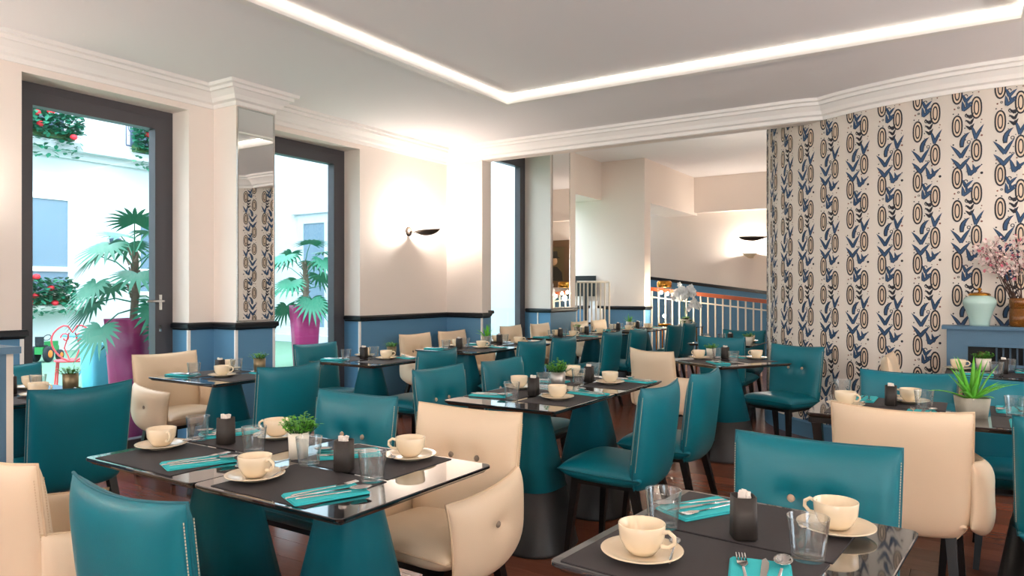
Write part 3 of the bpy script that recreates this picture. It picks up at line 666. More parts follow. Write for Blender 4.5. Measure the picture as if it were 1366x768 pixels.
SPOON = [('spoon', spoon_mesh(), [])]; TEASPOON = [('teaspoon', spoon_mesh(.66), [])]
pmm = {}
def placemat(cx, cy, sx, sy, rz, where):
    k = (sx, sy)
    if k not in pmm: pmm[k] = MB().box((-sx/2, -sy/2, 0), (sx/2, sy/2, .002)).mesh('placemat', 'matmat')
    place([('placemat', pmm[k], [])], 'placemat', (cx, cy, ZT_), rz, 'charcoal placemat ' + where, 'placemat', 'charcoal placemats')
ZM = ZT_ + .0022
def setting(cup, nap, glass, face, where, hdl=None, near=True, cutlery=True):
    """one place: face = heading of the diner in degrees (0 looks to +Y); where = phrase that finds the place"""
    f = R(face)
    if cup:
        place(SAUCER, 'saucer', (cup[0], cup[1], ZM), 0, 'cream saucer ' + where, 'saucer', 'cream saucers')
        a = f - R(35) if hdl is None else R(hdl)
        place(CUP, 'coffee_cup', (cup[0], cup[1], ZM + .0068), a, 'cream coffee cup ' + where, 'cup', 'cream coffee cups')
        if near: place(TEASPOON, 'teaspoon', (cup[0] + .062 * math.cos(a + .5), cup[1] + .062 * math.sin(a + .5), ZM + .0145), a + R(20), 'small steel teaspoon on saucer ' + where, 'teaspoon', 'teaspoons on saucers')
    if nap:
        place(NAPKIN, 'napkin', (nap[0], nap[1], ZM), f, 'folded turquoise napkin ' + where, 'napkin', 'folded turquoise napkins')
        if cutlery:
            def off(dx, dy): return (nap[0] + dx * math.cos(f) - dy * math.sin(f), nap[1] + dx * math.sin(f) + dy * math.cos(f), ZM + .0085)
            place(FORK, 'fork', off(-.028, .01), f + R(6), 'steel fork on napkin ' + where, 'fork', 'steel forks')
            place(KNIFE, 'knife', off(.004, -.005), f - R(3), 'steel knife on napkin ' + where, 'knife', 'steel knives')
            place(SPOON, 'spoon', off(.033, .01), f - R(8), 'steel spoon on napkin ' + where, 'spoon', 'steel spoons')
    if glass: place(GLASS, 'drinking_glass', (glass[0], glass[1], ZM), 0, 'clear glass tumbler ' + where, 'glass', 'clear glass tumblers')
def sugar(x, y, where, rz=0): place(SUGAR, 'sugar_holder', (x, y, ZM), R(rz), 'dark sugar holder filled with cubes ' + where, 'sugar holder', 'dark sugar holders')

# potted plants
def leafblade(b, p, d, L, wd, up=Vector((0, 0, 1)), mi=0, droop=.3, seg=3, cup=0.):
    p = Vector(p); d = Vector(d).normalized(); side = d.cross(up)
    side = side.normalized() if side.length > 1e-4 else Vector((1, 0, 0)); vs = []; fs = []
    for i in range(seg + 1):
        t = i / seg; c = p + d * L * t + Vector((0, 0, -droop * L * t * t)); ww = wd * (math.sin(math.pi * (.12 + .88 * t)) if t < 1 else 0.02)
        vs += [c - side * ww, c + side * ww]
    for i in range(seg): fs.append((2*i, 2*i+1, 2*i+3, 2*i+2))
    b.add(vs, fs, mi, True)
def bushy(rnd, rad, hgt, nst=26, lpl=9, mi=0, ls=.011):
    b = MB()
    for i in range(nst):
        a = rnd.uniform(0, 6.283); r = rad * math.sqrt(rnd.random()); top = Vector((r * math.cos(a), r * math.sin(a), hgt * (.55 + .45 * rnd.random()) * (1.1 - .4 * r / rad)))
        base = Vector((top.x * .3, top.y * .3, 0))
        b.tube([base, base.lerp(top, .5) + Vector((top.x * .15, top.y * .15, .004)), top], [.0012, .001, .0006], 4, 1)
        for j in range(lpl):
            t = .35 + .65 * (j + 1) / lpl; p = base.lerp(top, t); aa = rnd.uniform(0, 6.283)
            leafblade(b, p, (math.cos(aa), math.sin(aa), rnd.uniform(-.1, .7)), ls * rnd.uniform(.9, 1.7), ls * rnd.uniform(.4, .62), mi=0, droop=.2, seg=2)
    return b.mesh('foliage', 'leaf', 'leafd')
rp_ = random.Random(11)
def pot_round(r0, r1, h, m): return MB().lathe([(0, 0), (r0, 0), (r1, h), (r1 - .004, h), (r1 - .006, h - .014), (0, h - .014)], 28).mesh('pot', m)
def pot_square(r0, r1, h, m): return MB().lathe([(0, 0), (r0, 0), (r1, h), (r1 - .005, h), (r1 - .007, h - .012), (0, h - .012)], 32, power=7).mesh('pot', m)
def soilm(r, h): return MB().lathe([(0, 0), (r, 0), (r * .7, .004), (0, .006)], 16, mx=Matrix.Translation((0, 0, h))).mesh('soil', 'soil')
def herb(pot, h, rad, hg, **k):
    fo = bushy(rp_, rad, hg, **k)
    for v in fo.vertices: v.co.z += h - .012
    return [('pot', pot, []), ('soil', soilm(.026, h - .0142), []), ('foliage', fo, [], 'fresh green leaves', 'stuff')]
HERB_W = herb(pot_round(.030, .034, .085, 'potwhite'), .085, .075, .075, nst=46, lpl=11, ls=.011)
HERB_S = herb(pot_round(.040, .043, .085, 'potsilver'), .085, .080, .085, nst=46, lpl=11, ls=.012)
HERB_B = herb(pot_round(.038, .040, .085, 'potbronze'), .085, .07, .065, nst=24, lpl=7, ls=.013)
HERB_C = herb(pot_round(.036, .042, .075, 'potwhite'), .075, .07, .06, nst=40, lpl=9, ls=.010)
def aloe_parts(pot, h, nl, L, wd, seed, soil_r=.035):
    rn = random.Random(seed); parts = [('pot', pot, []), ('soil', soilm(soil_r, h - .0135), [])]
    for i in range(nl):
        a = 6.283 * i * .382 + rn.uniform(-.3, .3); el = rn.uniform(.5, 1.35) if i > 3 else 1.3
        d = Vector((math.cos(a) * math.cos(el), math.sin(a) * math.cos(el), math.sin(el))); ll = L * rn.uniform(.75, 1.15)
        b = MB(); p = Vector((.012 * math.cos(a), .012 * math.sin(a), h - .012)); side = d.cross(Vector((0, 0, 1)))
        side = side.normalized() if side.length > .05 else Vector((1, 0, 0)); nn = side.cross(d); vs = []; fs = []; sg_ = 6
        for k in range(sg_ + 1):
            t = k / sg_; c = p + d * ll * t + Vector((0, 0, -.35 * ll * t * t * math.cos(el))); ww = wd * (1 - t) ** .7 + .0004; th = .35 * ww
            vs += [c - side * ww + nn * th, c - nn * th * .6, c + side * ww + nn * th, c + nn * th * .25]
        for k in range(sg_):
            for q in range(4): fs.append((4*k+q, 4*k+(q+1) % 4, 4*k+4+(q+1) % 4, 4*k+4+q))
        fs.append((3, 2, 1, 0)); b.add(vs, fs, 0, True)
        parts.append(('leaf', b.mesh('leaf', 'aloe'), []))
    return parts
ALOE_BIG = aloe_parts(pot_square(.050, .060, .085, 'potstone'), .085, 26, .19, .0155, 5, .045)
ALOE_S = aloe_parts(pot_round(.035, .050, .075, 'potstone'), .075, 20, .15, .009, 8, .036)
ALOE_V = aloe_parts(pot_round(.045, .047, .09, 'potsilver'), .09, 20, .14, .008, 9, .036)
def plant(proto, x, y, label, rz=0, scale=None): place(proto, 'potted_plant', (x, y, ZT_ + .0003), R(rz), label, 'plant', 'small potted table plants', scale)

# front left double table
table(-2.170, 1.545, .592, .650, 0, 'black glass table, left half of the front left double table')
table(-1.574, 1.545, .592, .650, 0, 'black glass table, right half of the front left double table')
T = 'at {} seat of front left double table'
placemat(-2.21, 1.385, .42, .30, 0, T.format('near left')); placemat(-2.19, 1.705, .42, .30, 0, T.format('far left'))
placemat(-1.61, 1.385, .385, .30, 0, T.format('near right')); placemat(-1.64, 1.705, .42, .30, 0, T.format('far right'))
setting((-2.375, 1.435), (-2.07, 1.375), (-2.39, 1.585), -20, T.format('near left'), hdl=-10)
setting((-2.176, 1.765), (-2.39, 1.72), (-2.047, 1.566), 160, T.format('far left'), hdl=200)
setting((-1.754, 1.345), (-1.46, 1.345), (-1.762, 1.553), -22, T.format('near right'), hdl=5)
setting((-1.545, 1.785), (-1.752, 1.715), (-1.454, 1.515), 140, T.format('far right'), hdl=205)
sugar(-2.245, 1.598, 'on left half of front left double table', 12); sugar(-1.61, 1.555, 'on right half of front left double table', 20)
plant(HERB_W, -1.865, 1.60, 'leafy green herb in white pot on the front left double table')
# middle double table
table(-1.918, 3.165, .640, .668, 0, 'black glass table, nearer half of the middle double table')
table(-1.918, 3.842, .640, .668, 0, 'black glass table, farther half of the middle double table')
T = 'at {} seat of middle double table'
placemat(-2.08, 3.20, .29, .42, 0, T.format('near window side')); placemat(-1.755, 3.20, .29, .42, 0, T.format('near aisle side')); placemat(-2.08, 3.87, .29, .42, 0, T.format('far window side')); placemat(-1.755, 3.87, .29, .42, 0, T.format('far aisle side'))
setting((-2.135, 3.385), (-2.115, 3.075), (-1.955, 3.03), -78, T.format('near window side'), hdl=120)
setting((-1.765, 3.16), (-1.715, 3.405), (-2.02, 3.46), 78, T.format('near aisle side'), hdl=110)
setting((-2.14, 4.03), (-2.13, 3.735), (-2.03, 4.11), -90, T.format('far window side'), hdl=80)
setting((-1.795, 3.845), (-1.70, 4.03), (-1.950, 3.745), 80, T.format('far aisle side'), hdl=80)
sugar(-1.93, 3.20, 'on nearer half of middle double table', 5); sugar(-1.94, 3.86, 'on farther half of middle double table', 5)
plant(HERB_S, -2.0, 3.585, 'leafy green herb in silver pot on the middle double table')
# window-side column of tables
def side_table(cy, phrase, pl, plabel, cx=-4.02, sx=.69, sy=.67, dcr=(.09, -.04), dplant=(-.03, .275), right=True):
    dcr = (dcr[0], min(dcr[1], .115)); dn = min(.272, max(.17, dcr[1] + .157))
    table(cx, cy, sx, sy, 0, 'black glass table ' + phrase)
    placemat(cx - .18, cy, .29, .42, 0, 'at window seat of table ' + phrase); placemat(cx + .18, cy, .29, .42, 0, 'at aisle seat of table ' + phrase)
    setting((cx - .23, cy + .17), (cx - .22, cy - .17), (cx - .10, cy - .17), -82, 'at window seat of table ' + phrase, hdl=-25, near=False)
    setting((cx + dcr[0], cy + dcr[1]), (cx + .16, cy + dn), (cx - .11, cy + .15), 84, 'at aisle seat of table ' + phrase, hdl=30, near=False)
    sugar(cx - .075, cy + .0, 'on table ' + phrase, 8)
    if pl: plant(pl, cx + dplant[0], cy + dplant[1], plabel)
side_table(1.74, 'beside the grey cabinet', HERB_B, 'seedling in bronze pot in front of the pink garden chair', -4.19, .66, .67, (.12, .05), (-.05, .29))
side_table(2.91, 'below the mirrored pier', HERB_B, 'trailing green plant in bronze pot below the mirrored pier', cx=-4.075, dcr=(.06, -.08))
side_table(4.17, 'below the second glazed door', HERB_B, 'green plant in bronze pot right of the second glazed door', dcr=(.09, .08))
side_table(5.43, 'below the sconce, nearer half', ALOE_S, 'spiky green plant in grey bowl below the sconce', dcr=(.10, .17), dplant=(-.22, .66))
side_table(6.115, 'below the sconce, farther half', None, '', dcr=(.08, .12))
side_table(7.40, 'in front of the third glazed door', HERB_B, 'leafy plant in bronze pot in front of the third glazed door', dcr=(.03, .15), dplant=(-.20, .66))
side_table(8.085, 'below the narrow rear mirror', None, '', dcr=(.05, .14))
side_table(9.12, 'by the rear pillar, nearer half', ALOE_V, 'spiky plant in silver pot in front of the rear pillar', cx=-4.06, dplant=(-.20, .66))
side_table(9.80, 'by the rear pillar, farther half', None, '', cx=-4.06)
# turned table
table(-1.63, 5.60, .69, .69, R(-33), 'black glass table turned at an angle before the wallpaper wall')
placemat(-1.70, 5.44, .42, .29, R(-33), 'at near seat of turned table'); placemat(-1.53, 5.76, .42, .29, R(-33), 'at far seat of turned table')
setting((-1.85, 5.63), (-1.62, 5.37), (-1.727, 5.71), 40 + 180, 'at near seat of turned table', hdl=160); setting((-1.46, 5.86), (-1.62, 5.94), (-1.535, 5.48), 60, 'at far seat of turned table', hdl=160)
sugar(-1.675, 5.745, 'on turned table', -25); plant(HERB_C, -1.825, 5.86, 'small bushy plant in pale pot on the turned table', scale=.95)
# rear table by the balustrade
table(-2.18, 7.580, .65, .67, 0, 'black glass table by the balustrade beside the wallpaper wall edge')
placemat(-2.18, 7.420, .42, .29, 0, 'at near seat of table by balustrade'); placemat(-2.18, 7.750, .42, .29, 0, 'at far seat of table by balustrade')
setting((-2.0, 7.770), (-2.32, 7.770), (-2.25, 7.590), 180, 'at far seat of table by balustrade', near=False, cutlery=False); setting((-2.35, 7.370), (-2.10, 7.370), (-2.42, 7.550), 0, 'at near seat of table by balustrade', near=False, cutlery=False)
sugar(-2.16, 7.590, 'on table by balustrade'); plant(HERB_C, -1.935, 7.450, 'small plant in pale pot at the edge of the wallpaper wall')
# right tables
table(-.335, 3.775, .62, .67, 0, 'black table with slim legs behind the right cream armchair', True)
table(.292, 3.775, .62, .67, 0, 'black glass table at right edge carrying the aloe')
T = 'at {} seat of right hand table'
placemat(-.36, 3.62, .42, .30, 0, T.format('near left')); placemat(-.32, 3.94, .42, .30, 0, T.format('far left')); placemat(.27, 3.62, .42, .30, 0, T.format('near right')); placemat(.27, 3.94, .42, .30, 0, T.format('far right'))
setting((-.512, 3.70), (-.20, 3.64), (-.195, 3.80), 0, T.format('near left'), hdl=-25); setting((-.262, 3.985), (-.47, 3.98), (-.575, 4.05), 180, T.format('far left'), hdl=180)
setting((.42, 3.60), (.18, 3.58), (.148, 3.80), 0, T.format('near right')); setting((.36, 3.98), (.14, 3.97), None, 180, T.format('far right'))
sugar(-.335, 3.85, 'on right hand table', 5); plant(ALOE_BIG, -.01, 3.715, 'bright green aloe in square stone pot on the right hand table', 20)
# table by the mantelpiece
table(.14, 5.70, .66, .62, 0, 'black glass table in front of the blue mantelpiece')
T = 'at {} seat of mantelpiece table'
placemat(-.02, 5.70, .29, .42, 0, T.format('left')); placemat(.30, 5.70, .29, .42, 0, T.format('right'))
setting((-.095, 5.83), (.0, 5.57), (.12, 5.56), -90, T.format('left'), hdl=-20, near=False); setting((.36, 5.54), (.33, 5.85), (.20, 5.86), 90, T.format('right'), near=False)
plant(HERB_C, .052, 5.90, 'bushy plant in pale pot on the mantelpiece table', scale=1.1)
sugar(.16, 5.72, 'on mantelpiece table')
# front right table
table(-.418, 1.574, .575, .665, R(-4.5), 'black glass table in the right foreground')
T = 'at {} seat of right foreground table'
placemat(-.475, 1.415, .44, .31, R(-4.5), T.format('near')); placemat(-.447, 1.735, .44, .31, R(-4.5), T.format('far'))
setting((-.575, 1.385), (-.338, 1.385), (-.285, 1.556), 14, T.format('near'), hdl=-5); setting((-.265, 1.77), (-.572, 1.765), (-.605, 1.585), 150, T.format('far'), hdl=165)
sugar(-.430, 1.612, 'on right foreground table', 30)

# ------------------------------------------------------------------ mantelpiece and its things
mp = link('mantelpiece', None, None, (-.17, 6.07, 0)); tag(mp, 'blue grey mantelpiece with grille against the wallpaper wall', 'mantelpiece')
D = .18
link('shelf', MB().box((-.03, -.035, 1.02), (1.35, D, 1.045)).mesh('shelf', 'mantel'), mp)
b = MB(); b.box((0, 0, 0), (.13, D, 1.02)); b.box((1.19, 0, 0), (1.32, D, 1.02)); b.box((.13, 0, .90), (1.19, D, 1.02)); b.box((.13, 0, .68), (1.19, .03, .765)); b.box((.13, D - .02, 0), (1.19, D, .9))
link('surround', b.mesh('surround', 'mantel'), mp)
gr = link('grille', MB().box((.13, .06, .765), (1.19, .07, .90)).mesh('grille', 'dark'), mp)
sl = MB().box((-.006, .02, .775), (.006, .055, .893)).mesh('slat', 'mantel_d')
for i in range(22): link('slat', sl, gr, (.30 + .04 * i, 0, 0))
link('knob', MB().lathe([(.032, 0), (.034, .012), (.02, .02), (0, .02)], 18, mx=Matrix.Translation((.215, .058, .83)) @ Matrix.Rotation(R(90), 4, 'X')).mesh('knob', 'frameg'), mp)
link('firebox_panel', MB().box((.13, .04, .0), (1.19, .05, .68)).mesh('firebox_panel', 'brownglass'), mp)
b = MB(); 
for a, e in (((.11, -.012, .66), (1.21, .0, .68)), ((.11, -.012, .0), (.13, 0, .66)), ((1.19, -.012, .0), (1.21, 0, .66)), ((.11, -.012, .765), (1.21, 0, .78)), ((.11, -.012, .90), (1.21, 0, .915))): b.box(a, e)
link('moulding', b.mesh('moulding', 'mantel'), mp)
ZMN = 1.0452
v = place([('jar', MB().lathe([(0, 0), (.062, 0), (.062, .02), (.066, .05), (.085, .11), (.103, .155), (.105, .18), (.088, .205), (.062, .213), (.062, .216), (0, .216)], 36).mesh('jar', 'celadon'), []),
    ('lid', MB().lathe([(.068, .2165), (.070, .222), (.06, .234), (.03, .24), (0, .242)], 28).mesh('lid', 'gold'), []),
    ('knob', MB().lathe([(.010, .242), (.006, .25), (.014, .258), (.014, .266), (.005, .272), (0, .274)], 16).mesh('knob', 'gold'), [])], 'ginger_jar', (.03, 6.135, ZMN), 0, 'pale celadon jar with gold lid on the mantelpiece', 'vase')
VX = .285
place([('vase', MB().lathe([(0, 0), (.075, 0), (.082, .01), (.082, .118), (.077, .122), (.077, .13), (.082, .134), (.082, .19), (.078, .20), (.074, .20), (.074, .015), (0, .012)], 32).mesh('vase', 'amber'), [])], 'flower_vase', (VX, 6.13, ZMN), 0, 'amber ribbed glass vase on the mantelpiece', 'vase')
rb = random.Random(21); br = MB(); bl = MB()
def blossom(p, s, mi):
    d = Vector((rb.uniform(-1, 1), rb.uniform(-1, .3), rb.uniform(-.3, 1))).normalized(); u = d.orthogonal().normalized(); v_ = d.cross(u)
    for k in range(5):
        a = 6.283 * k / 5; q = u * math.cos(a) + v_ * math.sin(a); c = q.cross(d)
        bl.add([p, p + q * s * .6 + c * s * .38 + d * s * .25, p + q * s + d * s * .35, p + q * s * .6 - c * s * .38 + d * s * .25], [(0, 1, 2, 3)], mi, True)
for i in range(24):
    a = rb.uniform(0, 6.283); sp = rb.uniform(.05, .30); hh = rb.uniform(.22, .50); dx, dy = math.cos(a) * sp * 1.15, math.sin(a) * sp * .3 - .03
    if i < 5: dx = -rb.uniform(.12, .34)
    p0 = Vector((rb.uniform(-.03, .03), rb.uniform(-.03, .03), .03)); p1 = Vector((dx * .3, dy * .3, .22)); p2 = Vector((dx, dy, .20 + hh))
    pts = [p0, p1]
    for k in range(1, 6): t = k / 5; pts.append(p1.lerp(p2, t) + Vector((rb.uniform(-.012, .012), rb.uniform(-.012, .012), .04 * math.sin(math.pi * t))))
    br.tube(pts, [.0035, .003, .0027, .0024, .002, .0016, .001], 5)
    for q in range(3):
        k = rb.randrange(3, 6); s = pts[k]; e = s + Vector((rb.uniform(-.09, .09), rb.uniform(-.03, .03), rb.uniform(.0, .10))); br.tube([s, e], [.0015, .0008], 4)
        for t in (.3, .55, .8, 1.): blossom(s.lerp(e, t), rb.uniform(.009, .017), 1 if rb.random() < .2 else 0)
    for k in range(3, 7):
        for q in range(5): blossom(pts[k] + Vector((rb.uniform(-.025, .025), rb.uniform(-.02, .02), rb.uniform(-.03, .03))), rb.uniform(.008, .017), 1 if rb.random() < .10 else 0)
place([('branches', br.mesh('branches', 'branch'), []), ('blossoms', bl.mesh('blossoms', 'blossom', 'blossomd'), [], 'pale pink cherry blossoms', 'stuff')], 'blossom_branches', (VX, 6.13, ZMN), 0, 'pink cherry blossom branches standing in the amber vase', 'flowers')
# grey cabinet at the left edge
cb = link('sideboard', None, None, (-2.865, 1.18, 0)); tag(cb, 'blue grey cabinet with pale corner post cut off by the left edge', 'cabinet')
link('body', MB().box((-.60, -.42, 0), (-.0, -.022, 1.075)).mesh('body', 'mantel'), cb); link('corner_post', MB().box((-.02, -.022, 0), (.0, .0, 1.075)).mesh('corner_post', 'beige'), cb)
link('back_panel', MB().box((-.60, -.022, 0), (-.02, -.002, 1.075)).mesh('back_panel', 'mantel'), cb); link('top', MB().box((-.62, -.44, 1.076), (.018, .018, 1.10)).mesh('top', 'mantel'), cb)

# ------------------------------------------------------------------ rear room
bal = link('stair_balustrade', None); tag(bal, 'white metal stair balustrade with sloping red wooden handrail', 'railing')
def zh(x): return 1.30 + (x + 4.27) * (1.13 - 1.30) / (-2.65 + 4.27)
x0, x1 = -4.65, -2.3; yb = 11.2
link('handrail', MB().bar((x0, yb, zh(x0)), (x1, yb, zh(x1)), .035, .03).mesh('handrail', 'redwood'), bal)
link('lower_rail', MB().bar((x0, yb, zh(x0) - .135), (x1, yb, zh(x1) - .135), .010, .010).mesh('lower_rail', 'beige'), bal)
x = x0 + .06
while x < x1:
    link('baluster', MB().box((x - .011, yb - .011, 0), (x + .011, yb + .011, zh(x) - .03)).mesh('baluster', 'beige'), bal); x += .117
sr = link('spindle_railing', None); tag(sr, 'curved beige spindle railing in front of the reception recess', 'railing')
pts = [(-5.43 + .42 * t, 10.36 + .34 * t - .05 * math.sin(3.14 * t), 1.435) for t in [i / 8 for i in range(9)]]
link('top_rail', MB().tube(pts, .018, 8).mesh('top_rail', 'beige'), sr)
for p in pts: link('spindle', MB().tube([(p[0], p[1], .0), (p[0], p[1], 1.425)], .013, 6).mesh('spindle', 'beige'), sr)
mo = link('monitor', None, None, (-5.42, 10.72, .0)); tag(mo, 'black monitor standing in the reception recess behind the spindle railing', 'monitor')
link('screen', MB().box((-.22, -.02, 1.20), (.16, .01, 1.54)).mesh('screen', 'black'), mo); link('stand', MB().box((-.06, -.01, .77), (0, .02, 1.20)).mesh('stand', 'black'), mo)
rc = link('reception_desk', None, None, (-5.35, 10.71, 0)); tag(rc, 'dark desk behind the spindle railing', 'desk')
link('desk_top', MB().box((-.44, -.08, .74), (.20, .085, .77)).mesh('desk_top', 'black'), rc); link('desk_panel', MB().box((-.44, -.07, 0), (.19, -.05, .74)).mesh('desk_panel', 'dado'), rc)
tag(link('paper_stack', MB().box((-5.36, 10.66, .7702), (-5.16, 10.78, 1.0)).box((-5.36, 10.70, 1.0), (-5.26, 10.78, 1.12)).mesh('paper_stack', 'paper')), 'white stack of papers on the desk behind the spindle railing', 'papers')
# console with lamp and orchid
co = link('console_table', None, None, (-3.86, 10.78, 0)); tag(co, 'slim glass console on thin bronze legs by the rear pillar', 'table')
link('glass_top', MB().box((-.35, -.16, .735), (.35, .16, .745)).mesh('glass_top', 'glassblack'), co)
for sx in (-.32, .32):
    for sy in (-.13, .13): link('leg', MB().box((sx - .008, sy - .008, 0), (sx + .008, sy + .008, .734)).mesh('leg', 'gold'), co)
lp = link('table_lamp', None, None, (-4.10, 10.78, .7455)); tag(lp, 'glass lantern lamp with gold top and bright bulbs by the pillar', 'lamp')
l = bpy.data.lights.new('lantern_light', 'POINT'); l.energy = 14; l.color = (1, .86, .66); l.shadow_soft_size = .04
lo = bpy.data.objects.new('lantern_light', l); COL.objects.link(lo); lo.parent = lp; lo.location = (0, 0, .42)
link('base', MB().lathe([(0, 0), (.10, 0), (.10, .03), (0, .03)], 24).mesh('base', 'gold'), lp); link('glass_body', MB().lathe([(.10, .031), (.105, .60), (.100, .60), (.095, .036), (.0, .036)], 24).mesh('glass_body', 'pane'), lp)
link('cap', MB().lathe([(.11, .601), (.115, .61), (.115, .68), (.10, .70), (0, .70)], 24).mesh('cap', 'gold'), lp)
for i, (dx, dz) in enumerate(((-.05, .52), (.05, .50), (0, .15))): link('bulb', MB().lathe([(0, -.03), (.022, -.015), (.025, .005), (.012, .025), (0, .03)], 12, mx=Matrix.Translation((dx, 0, dz))).mesh('bulb', 'bulb'), lp)
ro = random.Random(4); of = MB(); ol = MB(); os_ = MB()
for i in range(7):
    a = i * .9 + ro.uniform(0, .4); top = Vector((.15 * math.cos(a), .08 * math.sin(a), .36 + ro.uniform(0, .28))); mid = Vector((top.x * .4, top.y * .4, top.z - .10)); end = top + Vector((.06 * math.cos(a), .04 * math.sin(a), -.12))
    os_.tube([(0, 0, .1), mid, top, end], .003, 5)
    for k in range(12):
        p = (mid.lerp(top, k / 6) if k < 6 else top.lerp(end, (k - 6) / 6)) + Vector((ro.uniform(-.03, .03), ro.uniform(-.03, .03), ro.uniform(-.03, .03)))
        for q in range(5):
            an = 6.283 * q / 5; leafblade(of, p, (math.cos(an), -.5, math.sin(an)), .05, .022, Vector((0, 1, 0)), droop=0, seg=2)
for i in range(26):
    a = ro.uniform(0, 6.283); leafblade(ol, (0, 0, .09), (math.cos(a), math.sin(a), ro.uniform(.1, 1.2)), ro.uniform(.12, .22), .028, droop=.5, seg=4)
place([('pot', pot_round(.06, .085, .11, 'potwhite'), []), ('stems', os_.mesh('stems', 'leafd'), []), ('blooms', of.mesh('blooms', 'paper'), [], 'white orchid blooms', 'stuff'), ('leaves', ol.mesh('leaves', 'leafd'), [], 'dark green leaves', 'stuff')], 'orchid', (-3.74, 10.74, .7455), 0, 'white orchid with dark green leaves on the rear console', 'plant')
# portrait
pf = link('framed_portrait', None, None, (-2.42, 13.39, 1.86)); tag(pf, 'dark portrait of a figure in a hat, carved wooden frame', 'painting')
b = MB()
for a, e in (((-.40, -.05, -.50), (-.27, 0, .50)), ((.27, -.05, -.50), (.40, 0, .50)), ((-.27, -.05, .36), (.27, 0, .50)), ((-.27, -.05, -.50), (.27, 0, -.36))): b.box(a, e)
link('frame', b.mesh('frame', 'frameg'), pf); link('canvas', MB().box((-.27, -.02, -.36), (.27, -.005, .36)).mesh('canvas', 'canvas2'), pf)
b = MB(); rx = Matrix.Rotation(R(90), 4, 'X')
b.lathe([(0, 0), (.09, 0), (.09, .003), (0, .003)], 20, 0, Matrix.Translation((0, -.021, .06)) @ rx)
link('painted_face', b.mesh('painted_face', 'skin'), pf)
b = MB(); b.prism([(-.22, -.36), (.22, -.36), (.20, -.18), (.08, -.06), (-.08, -.06), (-.20, -.18)], 0, .002, 0, Matrix.Translation((0, -.021, 0)) @ rx); b.prism([(-.17, .12), (.17, .12), (.10, .16), (.09, .27), (-.09, .27), (-.10, .16)], 0, .002, 0, Matrix.Translation((0, -.0245, 0)) @ rx)
link('painted_coat_and_hat', b.mesh('painted_coat_and_hat', 'canvas'), pf)

# ------------------------------------------------------------------ courtyard
b = MB().box((-17.5, -6, -.1), (XO, 16, -.005)); g = link('ground', b.mesh('ground', 'turf')); g['kind'] = 'structure'; g['label'] = 'green artificial turf of the courtyard'
FX = -16.5
b = MB(); b.box((FX - .4, -6, 0), (FX, 16, 8.5)); b.box((FX, -6, 4.28), (FX + .36, 16, 4.45)); b.box((FX, -6, 4.14), (FX + .10, 16, 4.28))
struct('wall_courtyard', b.mesh('wall_courtyard', 'fac'), 'white courtyard facade opposite the dining room')
b = MB(); b.box((FX, 13.0, 0), (-11.6, 13.4, 8.5)); b.box((-11.6, 11.1, 0), (-5.86, 13.4, 8.5)); struct('wall_courtyard_wing', b.mesh('wall_courtyard_wing', 'fac'), 'white courtyard wing seen through the second glazed door')
b = MB(); b.box((-17.0, -6.2, 0), (XO, -6, 8.5)); struct('wall_courtyard_end', b.mesh('wall_courtyard_end', 'fac'), 'white courtyard end wall outside the view')
def fac_window(i, y0, y1, z0, z1, label, iron=False):
    r = link('window_%d' % i, None); r['kind'] = 'structure'; r['label'] = label
    b = MB(); f = .12
    b.box((FX, y0, z0), (FX + .06, y0 + f, z1)); b.box((FX, y1 - f, z0), (FX + .06, y1, z1)); b.box((FX, y0 + f, z1 - f), (FX + .06, y1 - f, z1)); b.box((FX, y0 + f, z0), (FX + .06, y1 - f, z0 + f))
    ym = (y0 + y1) / 2; b.box((FX, ym - .07, z0 + f), (FX + .06, ym + .07, z1 - f)); b.box((FX, y0 + f, z0 + .55), (FX + .06, ym - .07, z0 + .65)); b.box((FX, ym + .07, z0 + .55), (FX + .06, y1 - f, z0 + .65))
    link('window_frame', b.mesh('window_frame', 'white'), r)
    for a, e in ((y0 + f, ym - .07), (ym + .07, y1 - f)):
        for q, s in ((z0 + f, z0 + .55), (z0 + .65, z1 - f)): link('pane', MB().box((FX + .005, a, q), (FX + .02, e, s)).mesh('pane', 'glassb'), r)
    if iron:
        ir = MB()
        ir.box((FX + .10, y0, z0 + 1.0), (FX + .13, y1, z0 + 1.04)); ir.box((FX + .10, y0, z0 + .12), (FX + .13, y1, z0 + .15)); yy = y0
        while yy < y1: ir.box((FX + .108, yy - .010, z0 + .15), (FX + .122, yy + .010, z0 + 1.0)); yy += .12
        yy = y0 + .12
        while yy < y1 - .1:
            ir.tube([(FX + .115, yy + .10 * math.cos(t) * (1 - t / 14), z0 + .60 + .22 * math.sin(t) * (1 - t / 14)) for t in [k * .6 for k in range(18)]], .011, 4); yy += .24
        link('iron_guard', ir.mesh('iron_guard', 'iron'), r)
fac_window(4, 6.15, 7.95, 1.15, 3.35, 'white framed ground floor window across the courtyard')
fac_window(5, 5.9, 7.85, 4.5, 6.6, 'upper courtyard window with iron guard, left one', True); fac_window(6, 9.05, 10.6, 4.5, 6.6, 'upper courtyard window with iron guard, right one', True)
fac_window(7, 9.3, 10.4, 1.15, 3.2, 'white framed courtyard window behind the palm')
r = link('door_1', None); r['kind'] = 'structure'; r['label'] = 'grey framed courtyard door seen through the second glazed door'
b = MB()
for a, e in (((-15.1, 12.93, 0), (-14.9, 13.0, 3.3)), ((-13.2, 12.93, 0), (-13.0, 13.0, 3.3)), ((-14.9, 12.93, 3.05), (-13.2, 13.0, 3.3)), ((-14.1, 12.93, 0), (-13.98, 13.0, 3.05))): b.box(a, e)
link('door_frame', b.mesh('door_frame', 'facgrey'), r)
